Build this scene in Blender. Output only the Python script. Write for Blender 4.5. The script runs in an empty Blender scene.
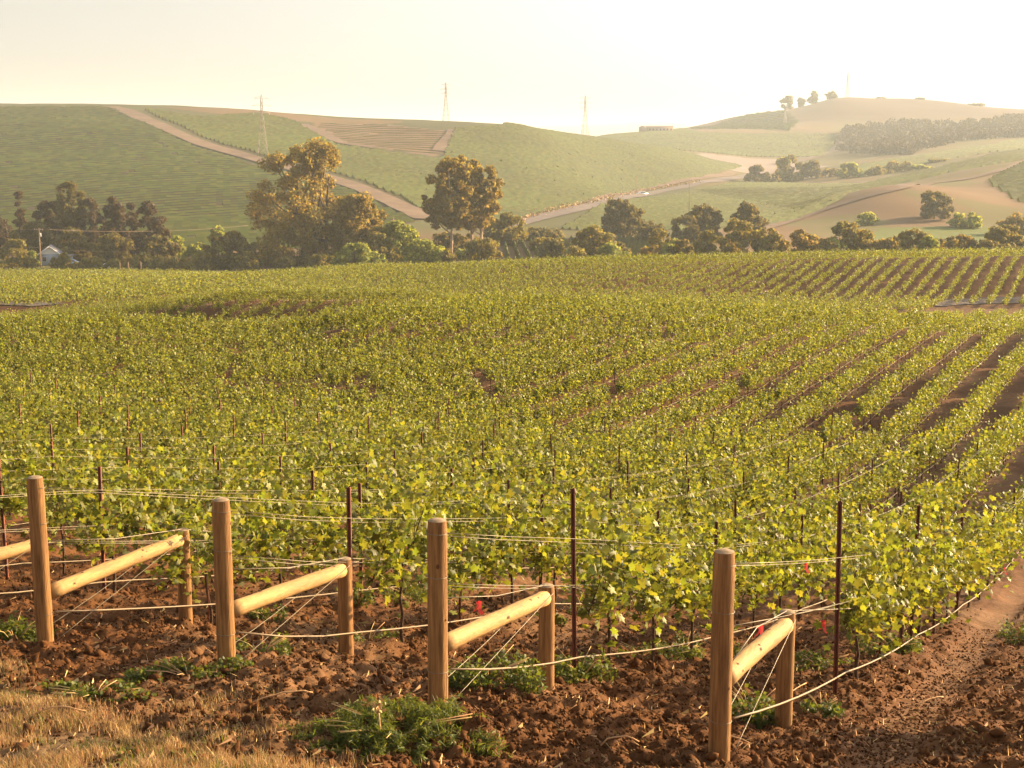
import bpy, math, random
import numpy as np
from mathutils import Vector
R = math.radians
rng = np.random.default_rng(7)
random.seed(7)
S = bpy.context.scene
COL = S.collection

# ------------------------------------------------------------------ camera, world, sun, exposure
F = 1400.0; HZ = 150.0; EYE = 40.0
PITCH = math.atan((384 - HZ) / F)
cam = bpy.data.cameras.new('camera'); cam.sensor_width = 36; cam.lens = 36 * F / 1024
cam.clip_start = 0.1; cam.clip_end = 40000
cam_o = bpy.data.objects.new('camera', cam); COL.objects.link(cam_o)
cam_o.location = (0, 0, EYE); cam_o.rotation_euler = (math.pi / 2 - PITCH, 0, 0)
S.camera = cam_o
SUN_EL, SUN_AZ = 17.0, 61.0
w = bpy.data.worlds.new('World'); S.world = w; w.use_nodes = True
nt = w.node_tree; bg = nt.nodes['Background']
sky = nt.nodes.new('ShaderNodeTexSky'); sky.sky_type = 'NISHITA'; sky.sun_disc = False
sky.sun_elevation = R(SUN_EL); sky.sun_rotation = R(SUN_AZ); sky.dust_density = 4; sky.air_density = 1.3
hs_ = nt.nodes.new('ShaderNodeHueSaturation'); hs_.inputs['Saturation'].default_value = .10
nt.links.new(sky.outputs[0], hs_.inputs['Color']); nt.links.new(hs_.outputs[0], bg.inputs[0]); bg.inputs[1].default_value = 0.076
sl = bpy.data.lights.new('sun', 'SUN'); sl.energy = 5.0; sl.angle = R(0.6); sl.color = (1, 0.71, 0.36)
so = bpy.data.objects.new('sun', sl); COL.objects.link(so)
sd = Vector((math.sin(R(SUN_AZ)) * math.cos(R(SUN_EL)), math.cos(R(SUN_AZ)) * math.cos(R(SUN_EL)), math.sin(R(SUN_EL))))
so.rotation_euler = sd.to_track_quat('Z', 'Y').to_euler(); so.location = (60, 20, 90)
S.view_settings.view_transform = 'Standard'; S.view_settings.look = 'None'
S.view_settings.exposure = 1.72; S.view_settings.gamma = 1
S.render.engine = 'CYCLES'
S.cycles.max_bounces = 6; S.cycles.volume_bounces = 1; S.cycles.transparent_max_bounces = 6
S.cycles.diffuse_bounces = 3; S.cycles.glossy_bounces = 2; S.cycles.transmission_bounces = 3
S.cycles.use_denoising = True
HAZE = 0.00014

# ------------------------------------------------------------------ noise
def _h(ix, iy, s):
    n = (ix * 374761393 + iy * 668265263 + s * 974634777) & 0x7fffffff
    n = ((n ^ (n >> 13)) * 1274126177) & 0x7fffffff
    return ((n ^ (n >> 16)) & 0xffff) / 65535.0
def vnoise(x, y, s=0):
    x = np.asarray(x, float); y = np.asarray(y, float)
    ix = np.floor(x).astype(np.int64); iy = np.floor(y).astype(np.int64)
    fx = x - ix; fy = y - iy; fx = fx * fx * (3 - 2 * fx); fy = fy * fy * (3 - 2 * fy)
    a = _h(ix, iy, s); b = _h(ix + 1, iy, s); c = _h(ix, iy + 1, s); d = _h(ix + 1, iy + 1, s)
    return (a + (b - a) * fx) * (1 - fy) + (c + (d - c) * fx) * fy
def fbm(x, y, s=0, o=4):
    t = 0; a = 0.5; n = 0
    for i in range(o):
        t = t + a * vnoise(x, y, s + i); n += a; a *= .5; x = x * 2.03 + 5.1; y = y * 2.03 + 1.7
    return t / n
def sstep(a, b, x):
    t = np.clip((x - a) / (b - a), 0, 1); return t * t * (3 - 2 * t)

# ------------------------------------------------------------------ terrain: surveyed profiles (distance, height seen) per bearing
def pchip(x, y, q):
    x = np.array(x, float); y = np.array(y, float); h = np.diff(x); d = np.diff(y) / h
    m = np.zeros(len(x)); m[0] = d[0]; m[-1] = d[-1]
    for i in range(1, len(x) - 1):
        if d[i - 1] * d[i] > 0:
            w1 = 2 * h[i] + h[i - 1]; w2 = h[i] + 2 * h[i - 1]; m[i] = (w1 + w2) / (w1 / d[i - 1] + w2 / d[i])
    i = np.clip(np.searchsorted(x, q) - 1, 0, len(x) - 2); t = np.clip((q - x[i]) / h[i], 0, 1)
    return ((2*t**3 - 3*t**2 + 1) * y[i] + (t**3 - 2*t**2 + t) * h[i] * m[i] + (-2*t**3 + 3*t**2) * y[i + 1] + (t**3 - t**2) * h[i] * m[i + 1])
L0 = [(450,255),(550,228),(700,180),(900,130),(1050,108),(1150,104.5),(1300,115),(2000,152),(5000,155),(9000,150)]
PROF = {
 -160: [(9.5,768),(10.8,705),(13.5,640),(15.5,617),(20,575),(30,512),(45,452),(60,412),(80,366),(92,337),(110,336),(130,328),(150,314),(200,297),(300,279),(360,272)] + L0,
 0:    [(9,768),(10.8,700),(13.5,640),(15.5,619),(20,575),(30,511),(45,450),(60,410),(80,365),(92,335),(105,340),(130,340),(138,336),(146,328),(152,325),(175,308),(200,297),(300,279),(360,272)] + L0,
 120:  [(8.6,775),(10.5,712),(13,650),(15,630),(20,580),(30,520),(45,459),(60,416),(80,366),(92,334),(108,345),(120,352),(136,350),(146,318),(152,317),(175,305),(200,295),(300,279),(360,272),(450,255),(550,228),(700,180),(900,132),(1050,110),(1150,105.5),(1300,115),(2000,152),(5000,155),(9000,150)],
 256:  [(8.2,790),(9.5,748),(12.24,663),(14.3,647),(20,592),(30,532),(45,468),(60,422),(80,368),(92,340),(105,350),(120,347),(135,336),(146,302),(152,303),(175,301),(200,293),(230,283),(260,279),(300,280),(360,275),(450,255),(560,226),(700,185),(900,140),(1050,117),(1150,110),(1300,113),(2000,152),(5000,155),(9000,135)],
 384:  [(8.2,790),(9.3,755),(11.2,696),(13.4,670),(20,600),(30,540),(45,475),(60,428),(80,367),(92,326),(110,324),(136,330),(146,301),(152,303),(175,305),(200,300),(240,280),(260,272),(280,270),(320,274),(400,262),(480,242),(600,215),(750,180),(900,148),(1050,125),(1150,119.5),(1300,124),(2000,152),(5000,155),(9000,127)],
 512:  [(8.2,795),(9,778),(10.6,716),(12.8,684),(16,645),(20,607),(30,546),(45,481),(60,432),(80,366),(92,332),(105,311),(115,312),(150,316),(205,296),(225,279),(244,267.5),(258,268),(275,272),(320,275),(430,252),(500,240),(640,218),(800,180),(950,146),(1050,128),(1120,124.5),(1300,128),(2000,152),(5000,155),(9000,124)],
 640:  [(8.2,810),(9.3,768),(11,724),(12.6,703),(18,643),(24,603),(30,562),(45,490),(60,440),(80,368),(92,335),(105,316),(115,318),(150,320),(204,300),(222,280),(242,263.5),(256,264.5),(275,269),(320,275),(430,256),(480,245),(640,219),(800,203),(1000,191),(1100,175),(1250,153),(1350,145.5),(1450,146),(1600,155),(1900,141),(2100,131.5),(2300,134),(5000,155),(9000,122)],
 768:  [(8,830),(9.63,769),(11.63,726),(13.2,704),(18.3,655),(23.7,616),(30,575),(45,500),(60,446),(80,374),(92,343),(103,324),(120,331),(150,323),(204,302),(221,281),(242,260.5),(256,261.5),(275,267),(320,275),(430,256),(560,231),(700,213),(900,197),(1200,181),(1500,168),(1750,158),(1900,145),(2100,130.5),(2300,124),(2500,113),(2600,111),(2900,120),(5000,155),(9000,127)],
 896:  [(8,830),(9.6,773),(12,720),(13.3,704),(18.3,653),(23.7,613),(30,577),(45,499),(60,444),(80,374),(92,347),(100,331),(120,337),(160,325),(204,303),(220,281),(241,258.5),(256,259.5),(272,264),(320,275),(430,256),(540,236),(600,222),(650,200),(690,187),(720,184),(760,186.5),(900,185),(1100,176),(1400,160),(1700,148),(2000,135),(2300,118),(2600,101),(2700,98.5),(3000,110),(5000,155),(9000,140)],
 1024: [(8,830),(9.6,776),(12,722),(14,697),(18,658),(24,612),(30,577),(45,496),(60,440),(80,375),(92,350),(100,337),(120,343),(160,323),(204,304),(220,281),(241,257),(256,258),(272,263),(320,275),(430,256),(540,238),(600,226),(660,207),(740,190),(850,172),(950,162),(1200,153),(1500,146),(1800,136),(2100,124),(2400,113),(2600,109.5),(3000,118),(5000,155),(9000,145)],
}
PROF[1180] = [(8,830)] + PROF[1024][1:]
TP = math.tan(PITCH)
def y2drop(py, D):
    t = (py - 384) / F; cp, sp = math.cos(PITCH), math.sin(PITCH)
    return D * (t * cp + sp) / (cp - t * sp)
LD = np.linspace(0, math.log(9500 / 1.0), 1500)   # table over log(D)
UT = np.linspace(-0.62, 0.62, 249)
_cols = sorted(PROF); _cu = [(c - 512) / F for c in _cols]
_tab = np.zeros((len(_cols), len(LD)))
for i, c in enumerate(_cols):
    pts = PROF[c]
    ds = [0.0, 4.0] + [p[0] for p in pts]; zs = [1.75, 2.6] + [y2drop(p[1], p[0]) for p in pts]
    _tab[i] = -pchip(ds, zs, np.exp(LD))
TAB = np.zeros((len(UT), len(LD)))
for j in range(len(LD)):
    TAB[:, j] = pchip(_cu, _tab[:, j], np.clip(UT, _cu[0], _cu[-1]))
k = np.array([1, 3, 5, 6, 5, 3, 1.]); k /= k.sum()
TAB = np.apply_along_axis(lambda a: np.convolve(np.pad(a, 3, mode='edge'), k, 'valid'), 0, TAB)
def hz(x, y):
    x = np.asarray(x, float); y = np.asarray(y, float)
    D = np.maximum(y, 1.0); u = np.clip(x / np.maximum(y, 6), -0.619, 0.619)
    fu = (u - UT[0]) / (UT[1] - UT[0]); fd = np.clip(np.log(D) / (LD[1] - LD[0]), 0, len(LD) - 1.001)
    iu = np.floor(fu).astype(int); jd = np.floor(fd).astype(int); a = fu - iu; b = fd - jd
    iu1 = np.minimum(iu + 1, len(UT) - 1)
    z = (TAB[iu, jd]*(1-a) + TAB[iu1, jd]*a)*(1-b) + (TAB[iu, jd+1]*(1-a) + TAB[iu1, jd+1]*a)*b
    z = z + (fbm(x / 14, y / 14, 3, 2) - .5) * 0.5 * sstep(25, 60, y) * (1 - sstep(140, 400, y))
    z = z + (fbm(x / 90, y / 90, 9, 3) - .5) * 5 * sstep(500, 1100, y)
    z = z + 11 * np.exp(-((x / np.maximum(y, 1) - .2286) / .022) ** 2) * np.exp(-((y - 2650) / 230) ** 2)
    z = z + (fbm(x / 700, y / 1500, 19, 4) - .5) * 150 * sstep(6500, 8800, y)
    return z + EYE
def h1(x, y): return float(hz(np.array([x]), np.array([y]))[0])
def at(px, D):
    """ground point at forward distance D seen in column px"""
    cp, sp = math.cos(PITCH), math.sin(PITCH); x = (px - 512) / F * D
    for _ in range(4):
        x = (px - 512) / F * (D * cp + (EYE - h1(x, D)) * sp)
    return x, D, h1(x, D)
def project(x, y, z):
    cp, sp = math.cos(PITCH), math.sin(PITCH); d = EYE - z
    zc = y * cp + d * sp; return 512 + F * x / zc, 384 + F * (d * cp - y * sp) / zc
def top_z(py, D): return EYE - y2drop(py, D)
def hit(px, py, dmin=5.0, dmax=8000.0):
    """first terrain point along a sight line, at least dmin away"""
    Ds = np.exp(np.linspace(math.log(dmin), math.log(dmax), 1600)); cp, sp = math.cos(PITCH), math.sin(PITCH)
    t = (py - 384) / F; d = Ds * (t * cp + sp) / (cp - t * sp); x = (px - 512) / F * (Ds * cp + d * sp)
    below = hz(x, Ds) >= EYE - d
    i = int(np.argmax(below)) if below.any() else int(np.argmin(np.abs(hz(x, Ds) - (EYE - d))))
    return float(x[i]), float(Ds[i])
def in_poly(x, y, poly):
    x = np.asarray(x); y = np.asarray(y); c = np.zeros(x.shape, bool); n = len(poly)
    for i in range(n):
        x1, y1 = poly[i]; x2, y2 = poly[(i + 1) % n]
        if y1 == y2: continue
        c ^= ((y1 > y) != (y2 > y)) & (x < (x2 - x1) * (y - y1) / (y2 - y1) + x1)
    return c
def wpoly(pts, dmin): return [hit(p[0], p[1], dmin) for p in pts]

# ------------------------------------------------------------------ mesh helpers
class MB:
    def __init__(s): s.v = []; s.f = {}; s.n = 0
    def add(s, v, f):
        v = np.asarray(v, float); f = np.asarray(f, int)
        s.v.append(v.reshape(-1, 3)); s.f.setdefault(f.shape[1], []).append(f + s.n); s.n += len(s.v[-1])
    def mesh(s, name, mat, smooth=False):
        me = bpy.data.meshes.new(name); v = np.concatenate(s.v) if s.v else np.zeros((0, 3))
        me.vertices.add(len(v)); me.vertices.foreach_set('co', v.ravel())
        loops = []; starts = []; tot = []; p = 0
        for kk, fl in s.f.items():
            f = np.concatenate(fl); loops.append(f.ravel()); starts.append(p + kk * np.arange(len(f))); tot.append(np.full(len(f), kk)); p += f.size
        loops = np.concatenate(loops); starts = np.concatenate(starts)
        me.loops.add(len(loops)); me.loops.foreach_set('vertex_index', loops.astype(np.int32))
        me.polygons.add(len(starts)); me.polygons.foreach_set('loop_start', starts.astype(np.int32))
        try: me.polygons.foreach_set('loop_total', np.concatenate(tot).astype(np.int32))
        except Exception: pass
        if smooth: me.polygons.foreach_set('use_smooth', np.ones(len(starts), bool))
        me.update(calc_edges=True); me.validate(verbose=False)
        if mat: me.materials.append(mat)
        return me
    def obj(s, name, mat, parent=None, smooth=False, loc=None):
        return link(name, s.mesh(name, mat, smooth), parent, loc)
def link(name, data, parent=None, loc=None):
    o = bpy.data.objects.new(name, data); COL.objects.link(o)
    if parent: o.parent = parent
    if loc is not None: o.location = loc
    return o
def tag(o, label=None, cat=None, group=None, kind=None):
    if label: o['label'] = label
    if cat: o['category'] = cat
    if group: o['group'] = group
    if kind: o['kind'] = kind
    return o
def tube(mb, pts, rad, n=8, cap=True):
    pts = np.asarray(pts, float); m = len(pts); rad = np.broadcast_to(np.asarray(rad, float), (m,))
    t = np.gradient(pts, axis=0); t /= np.linalg.norm(t, axis=1)[:, None] + 1e-12
    up = np.array([0, 0, 1.]) if abs(t[:, 2]).mean() < .8 else np.array([1., 0, 0])
    a = np.cross(t, up); a /= np.linalg.norm(a, axis=1)[:, None] + 1e-12; b = np.cross(t, a)
    th = np.arange(n) * 2 * math.pi / n
    v = pts[:, None] + rad[:, None, None] * (a[:, None] * np.cos(th)[None, :, None] + b[:, None] * np.sin(th)[None, :, None])
    idx = np.arange(m * n).reshape(m, n); nx = np.roll(idx, -1, 1)
    f = np.stack([idx[:-1], nx[:-1], nx[1:], idx[1:]], -1).reshape(-1, 4)
    base = mb.n; mb.add(v.reshape(-1, 3), f)
    if cap: mb.f.setdefault(n, []).append(np.array([idx[0][::-1], idx[-1]]) + base)
def box(mb, c, s, rz=0):
    x, y, z = [q / 2 for q in s]; v = np.array([(i * x, j * y, kk * z) for i in (-1, 1) for j in (-1, 1) for kk in (-1, 1)])
    cr, sr = math.cos(rz), math.sin(rz); v = np.stack([v[:, 0]*cr - v[:, 1]*sr, v[:, 0]*sr + v[:, 1]*cr, v[:, 2]], 1) + np.array(c)
    mb.add(v, [(0,1,3,2),(4,6,7,5),(0,4,5,1),(2,3,7,6),(0,2,6,4),(1,5,7,3)])

# ------------------------------------------------------------------ materials
def mat(name, col, rough=.8, spec=.3, var=0.0, nscale=5.0, col2=None, bump=0.0, bscale=20.0, transl=None, tfac=.0, island=0.0, metallic=0, coord='Object', stretch=None, attr=None):
    m = bpy.data.materials.new(name); m.use_nodes = True; t = m.node_tree; N = t.nodes; Lk = t.links
    p = N['Principled BSDF']; out = N['Material Output']
    p.inputs['Roughness'].default_value = rough; p.inputs['Specular IOR Level'].default_value = spec; p.inputs['Metallic'].default_value = metallic
    src = N.new('ShaderNodeNewGeometry').outputs['Position'] if coord == 'Position' else N.new('ShaderNodeTexCoord').outputs[coord]
    if stretch:
        mp = N.new('ShaderNodeMapping'); mp.inputs['Scale'].default_value = stretch; Lk.new(src, mp.inputs[0]); src = mp.outputs[0]
    if attr:
        a = N.new('ShaderNodeAttribute'); a.attribute_name = attr; base = a.outputs['Color']
    else:
        rgb = N.new('ShaderNodeRGB'); rgb.outputs[0].default_value = (*col, 1); base = rgb.outputs[0]
    if col2:
        n = N.new('ShaderNodeTexNoise'); n.inputs['Scale'].default_value = nscale; n.inputs['Detail'].default_value = 5; n.inputs['Roughness'].default_value = .65; Lk.new(src, n.inputs['Vector'])
        r = N.new('ShaderNodeMapRange'); r.inputs[1].default_value = .38; r.inputs[2].default_value = .62; Lk.new(n.outputs[0], r.inputs[0])
        mx = N.new('ShaderNodeMix'); mx.data_type = 'RGBA'; Lk.new(r.outputs[0], mx.inputs[0]); Lk.new(base, mx.inputs[6]); mx.inputs[7].default_value = (*col2, 1); base = mx.outputs[2]
    if island or var:
        hs = N.new('ShaderNodeHueSaturation'); Lk.new(base, hs.inputs['Color'])
        if island:
            g = N.new('ShaderNodeNewGeometry'); r1 = N.new('ShaderNodeMapRange'); r1.inputs[3].default_value = 1 - island; r1.inputs[4].default_value = 1 + island
            Lk.new(g.outputs['Random Per Island'], r1.inputs[0]); Lk.new(r1.outputs[0], hs.inputs['Value'])
            ml = N.new('ShaderNodeMath'); ml.operation = 'MULTIPLY'; ml.inputs[1].default_value = 7.31; Lk.new(g.outputs['Random Per Island'], ml.inputs[0])
            fr = N.new('ShaderNodeMath'); fr.operation = 'FRACT'; Lk.new(ml.outputs[0], fr.inputs[0])
            r2 = N.new('ShaderNodeMapRange'); r2.inputs[3].default_value = .5 - .04 * min(1, island * 2); r2.inputs[4].default_value = .5 + .025
            Lk.new(fr.outputs[0], r2.inputs[0]); Lk.new(r2.outputs[0], hs.inputs['Hue'])
        else:
            n2 = N.new('ShaderNodeTexNoise'); n2.inputs['Scale'].default_value = nscale * 3.3; n2.inputs['Detail'].default_value = 6; n2.inputs['Roughness'].default_value = .7; Lk.new(src, n2.inputs['Vector'])
            r1 = N.new('ShaderNodeMapRange'); r1.inputs[1].default_value = .3; r1.inputs[2].default_value = .7; r1.inputs[3].default_value = 1 - var; r1.inputs[4].default_value = 1 + var; Lk.new(n2.outputs[0], r1.inputs[0]); Lk.new(r1.outputs[0], hs.inputs['Value'])
        base = hs.outputs[0]
    Lk.new(base, p.inputs['Base Color'])
    if bump:
        n3 = N.new('ShaderNodeTexNoise'); n3.inputs['Scale'].default_value = bscale; n3.inputs['Detail'].default_value = 6; Lk.new(src, n3.inputs['Vector'])
        b = N.new('ShaderNodeBump'); b.inputs['Strength'].default_value = 1; b.inputs['Distance'].default_value = bump; Lk.new(n3.outputs[0], b.inputs['Height']); Lk.new(b.outputs[0], p.inputs['Normal'])
    if transl:
        tr = N.new('ShaderNodeBsdfTranslucent'); ms = N.new('ShaderNodeMixShader'); ms.inputs[0].default_value = tfac
        m2 = N.new('ShaderNodeMix'); m2.data_type = 'RGBA'; m2.blend_type = 'MULTIPLY'; m2.inputs[0].default_value = 1
        sc = N.new('ShaderNodeMix'); sc.data_type = 'RGBA'; sc.blend_type = 'MULTIPLY'; sc.inputs[0].default_value = 1
        sc.inputs[7].default_value = (*transl, 1); Lk.new(base, sc.inputs[6]); Lk.new(sc.outputs[2], tr.inputs[0])
        Lk.new(p.outputs[0], ms.inputs[1]); Lk.new(tr.outputs[0], ms.inputs[2]); Lk.new(ms.outputs[0], out.inputs[0])
    return m
M = {}
M['leaf'] = mat('vine_leaf', (.155, .165, .026), .54, .28, island=.62, transl=(1.98, 1.92, .8), tfac=.36)
M['leaf_far'] = mat('vine_leaf_cover', (.160, .172, .026), .55, .30, island=.62, transl=(1.98, 1.92, .8), tfac=.36)
M['hedge'] = mat('hill_vine_leaf', (.105, .125, .024), .75, .15, island=.2, col2=(.085, .092, .020), nscale=.006, coord='Position', transl=(2.2, 2.0, 1.0), tfac=.4)
M['bark'] = mat('vine_bark', (.10, .055, .03), .9, .2, col2=(.05, .03, .02), nscale=30, bump=.004, bscale=60)
M['soil'] = mat('soil', (.15, .068, .03), .95, .15, col2=(.09, .04, .018), nscale=9, var=.3, coord='Position')
M['ground'] = mat('ground_cover', (0, 0, 0), .95, .12, var=.28, nscale=1.3, coord='Position', attr='land', bump=.02, bscale=14)
M['wood'] = mat('post_wood', (.34, .175, .06), .8, .22, col2=(.16, .075, .026), nscale=1.6, var=.22, bump=.008, bscale=9, stretch=(13, 13, .8))
M['woodtop'] = mat('cut_wood', (.34, .25, .16), .85, .2, col2=(.22, .15, .09), nscale=14, var=.15)
M['rail'] = mat('peeled_rail_wood', (.44, .27, .10), .72, .22, col2=(.33, .19, .075), nscale=2.5, var=.18, bump=.006, bscale=14, stretch=(1, 6, 3))
M['knot'] = mat('wood_knot', (.12, .05, .02), .8)
M['rust'] = mat('rusty_steel', (.17, .045, .018), .75, .3, col2=(.10, .03, .015), nscale=12, var=.2)
M['wire'] = mat('galvanised_wire', (.19, .15, .095), .45, .5, metallic=.3)
M['hose'] = mat('drip_hose', (.24, .17, .10), .6, .35)
M['ribbon'] = mat('pink_ribbon', (.85, .08, .07), .6, .3, transl=(1.2, 1, 1), tfac=.4)
M['drygrass'] = mat('dry_grass', (.36, .255, .12), .8, .2, island=.6, transl=(1.5, 1.3, 1), tfac=.3)
M['straw'] = mat('straw', (.50, .33, .15), .8, .2, island=.35)
M['weed'] = mat('weed_leaf', (.085, .105, .02), .6, .3, island=.4, transl=(2.2, 2.0, 1), tfac=.4)
M['clod'] = mat('soil_clod', (.125, .054, .020), .97, .06, col2=(.070, .030, .012), nscale=12, island=.0, var=.3, bump=.006, bscale=40, coord='Position')
M['road'] = mat('dirt_road', (.20, .135, .095), .95, .1, col2=(.15, .10, .07), nscale=.06, var=.12, coord='Position')
M['tarmac'] = mat('grey_road', (.17, .13, .115), .9, .2, col2=(.13, .10, .09), nscale=.05, var=.1, coord='Position')
M['trunk'] = mat('tree_bark', (.13, .08, .05), .9, .2, col2=(.07, .045, .03), nscale=2)
M['paletrunk'] = mat('eucalyptus_bark', (.50, .38, .28), .8, .2, col2=(.30, .20, .13), nscale=1)
def leafmat(n, c, tf=.25): return mat(n, c, .7, .25, island=.35, transl=(2.1, 1.8, 1.0), tfac=tf + .12)
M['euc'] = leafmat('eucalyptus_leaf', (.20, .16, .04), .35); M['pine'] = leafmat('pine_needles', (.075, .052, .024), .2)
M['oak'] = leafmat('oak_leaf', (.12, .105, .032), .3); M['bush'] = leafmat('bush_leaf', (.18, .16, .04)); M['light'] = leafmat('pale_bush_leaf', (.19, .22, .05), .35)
M['steel'] = mat('tower_steel', (.34, .27, .22), .6, .4)
M['pole'] = mat('pole_wood', (.33, .22, .14), .85)
M['white'] = mat('white_paint', (.75, .75, .76), .6); M['blue'] = mat('pale_blue_siding', (.34, .40, .52), .7, var=.08)
M['roof'] = mat('grey_roof', (.16, .16, .19), .8, var=.15); M['glass'] = mat('dark_glass', (.03, .035, .045), .15, .6)
M['tan'] = mat('tan_wall', (.34, .24, .19), .85, var=.08); M['brownroof'] = mat('brown_roof', (.20, .12, .09), .85)
M['carwhite'] = mat('car_paint_white', (.75, .75, .72), .3, .5); M['carblue'] = mat('car_paint_silver_blue', (.36, .45, .62), .3, .5)
M['rubber'] = mat('rubber', (.03, .03, .03), .8); M['ceramic'] = mat('transformer_grey', (.62, .58, .52), .5)

# ------------------------------------------------------------------ land cover
SOIL = np.array([.112, .047, .017]); SOILD = np.array([.10, .044, .020]); GRASS = np.array([.40, .235, .085]); GREEN = np.array([.10, .12, .026])
TAN = np.array([.155, .092, .046]); BROWNH = np.array([.10, .055, .036])
ROWDIR = R(25.0); dv = np.array([math.sin(ROWDIR), math.cos(ROWDIR)]); nv = np.array([dv[1], -dv[0]])
TRACK = [hit(p[0], p[1], 6) for p in [(845, 790), (885, 745), (925, 700), (962, 662), (990, 625), (1008, 602), (1040, 575)]]
def dist_poly(x, y, pts):
    d = np.full(x.shape, 1e9)
    for (x1, y1), (x2, y2) in zip(pts[:-1], pts[1:]):
        dx, dy = x2 - x1, y2 - y1; t = np.clip(((x - x1)*dx + (y - y1)*dy) / (dx*dx + dy*dy), 0, 1)
        d = np.minimum(d, np.hypot(x - x1 - t*dx, y - y1 - t*dy))
    return d
GB = [hit(p[0], p[1], 6) for p in [(-300, 668), (-60, 672), (0, 690), (90, 712), (180, 738), (250, 752), (300, 768), (330, 800), (300, 840)]]
def grass_mask(x, y):
    poly = GB + [(GB[-1][0] - .2, 3), (-14, 3), (-14, GB[0][1])]
    inside = in_poly(x, y, poly); d = dist_poly(x, y, GB); s = np.where(inside, d, -d)
    return sstep(-.9, .8, s + (fbm(x * 1.3, y * 1.3, 40, 4) - .5) * 2.4)
P = dict(
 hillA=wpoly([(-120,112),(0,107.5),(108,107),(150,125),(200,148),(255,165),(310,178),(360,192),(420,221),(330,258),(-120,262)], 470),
 hillB=wpoly([(140,109.5),(200,118),(262,114),(300,124),(338,146),(440,160),(455,128),(500,126.5),(560,133),(640,144),(700,156),(742,167),(700,178),(640,190),(585,203),(530,217),(500,228),(432,216),(405,200),(360,181),(310,167),(260,155),(200,137)], 470),
 brown=wpoly([(312,123),(380,124),(452,131),(440,157),(345,145)], 700),
 crest=wpoly([(160,107.5),(250,110),(330,118),(400,121),(400,123),(300,122),(200,112)], 900),
 valley=wpoly([(498,262),(500,240),(655,238),(662,262)], 380),
 fieldE=wpoly([(560,230),(600,206),(700,190),(760,184),(885,184),(840,200),(770,225),(640,232)], 480),
 ribbon=wpoly([(690,191),(860,186),(900,176),(1040,150),(1040,158),(910,182),(800,213),(780,210)], 560),
 greenF=wpoly([(590,134),(700,133),(840,134),(822,157),(780,157),(700,152),(640,148),(600,140)], 1500),
 vinesG=wpoly([(686,129),(740,117),(786,111),(800,122),(790,131)], 1900),
 rightH=wpoly([(985,182),(1060,155),(1060,212),(1015,202)], 600),
 grey=wpoly([(628,147),(700,153),(780,159),(830,166),(740,172),(700,160)], 1300),
 strip=wpoly([(850,250),(880,228),(1050,226),(1050,250)], 480),
 slope=wpoly([(835,170),(880,162),(1040,138),(1040,148),(900,170),(860,178)], 1000),
)
HF = [(n, P[n]) for n in ('hillA', 'hillB', 'crest', 'fieldE', 'ribbon', 'greenF', 'rightH', 'slope', 'valley', 'vinesG')]
def land(x, y):
    c = np.empty(x.shape + (3,)); c[:] = SOIL
    n = fbm(x / 1.1, y / 1.1, 21, 4)[..., None]
    c = c * (.7 + .6 * n); dry = sstep(.52, .66, fbm(x / 2.6, y / 2.6, 27, 4))[..., None]; c = c * (1 - .5*dry) + np.array([.19, .105, .052]) * .5 * dry
    g = grass_mask(x, y)[..., None] * (y < 20)[..., None]
    c = c * (1 - g) + (TAN * (.65 + .6 * fbm(x * 3, y * 3, 5, 3)[..., None])) * g
    dt = dist_poly(x, y, TRACK); tm = .38 * (1 - sstep(.08, .34, dt + (fbm(x*3, y*3, 8, 3) - .5) * .3))[..., None]
    c = c * (1 - tm) + np.array([.20, .108, .055]) * (.6 + .7 * n) * tm
    far = sstep(340, 370, y)[..., None]; nf = fbm(x / 60, y / 60, 33, 4)[..., None]
    fc = TAN * (.8 + .5 * nf); gv = (sstep(.45, .6, fbm(x / 35, y / 50, 51, 4)) + .5 * sstep(760, 900, y) * (y < 1900)).clip(0, 1)[..., None]; fc = fc * (1 - .5*gv) + GREEN * .5 * gv
    vy = (sstep(480, 560, y) * (1 - sstep(1450, 1550, y)) * ((x / np.maximum(y, 1)) < .13))[..., None]; fc = fc * (1 - vy) + np.array([.085, .082, .030]) * (.8 + .4*nf) * vy
    hi = sstep(2150, 2350, y)[..., None] * (x > 250)[..., None]; fc = fc * (1 - hi) + BROWNH * (.85 + .3 * nf) * hi
    c = c * (1 - far) + fc * far
    kk = y > 330
    for nme, poly in P.items():
        m = in_poly(x, y, poly) & kk
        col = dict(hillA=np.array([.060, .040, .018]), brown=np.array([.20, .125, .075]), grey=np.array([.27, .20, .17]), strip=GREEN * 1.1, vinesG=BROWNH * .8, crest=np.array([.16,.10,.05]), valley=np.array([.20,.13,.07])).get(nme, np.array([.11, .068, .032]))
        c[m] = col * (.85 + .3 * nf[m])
    return np.clip(c, 0, 1)

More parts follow.
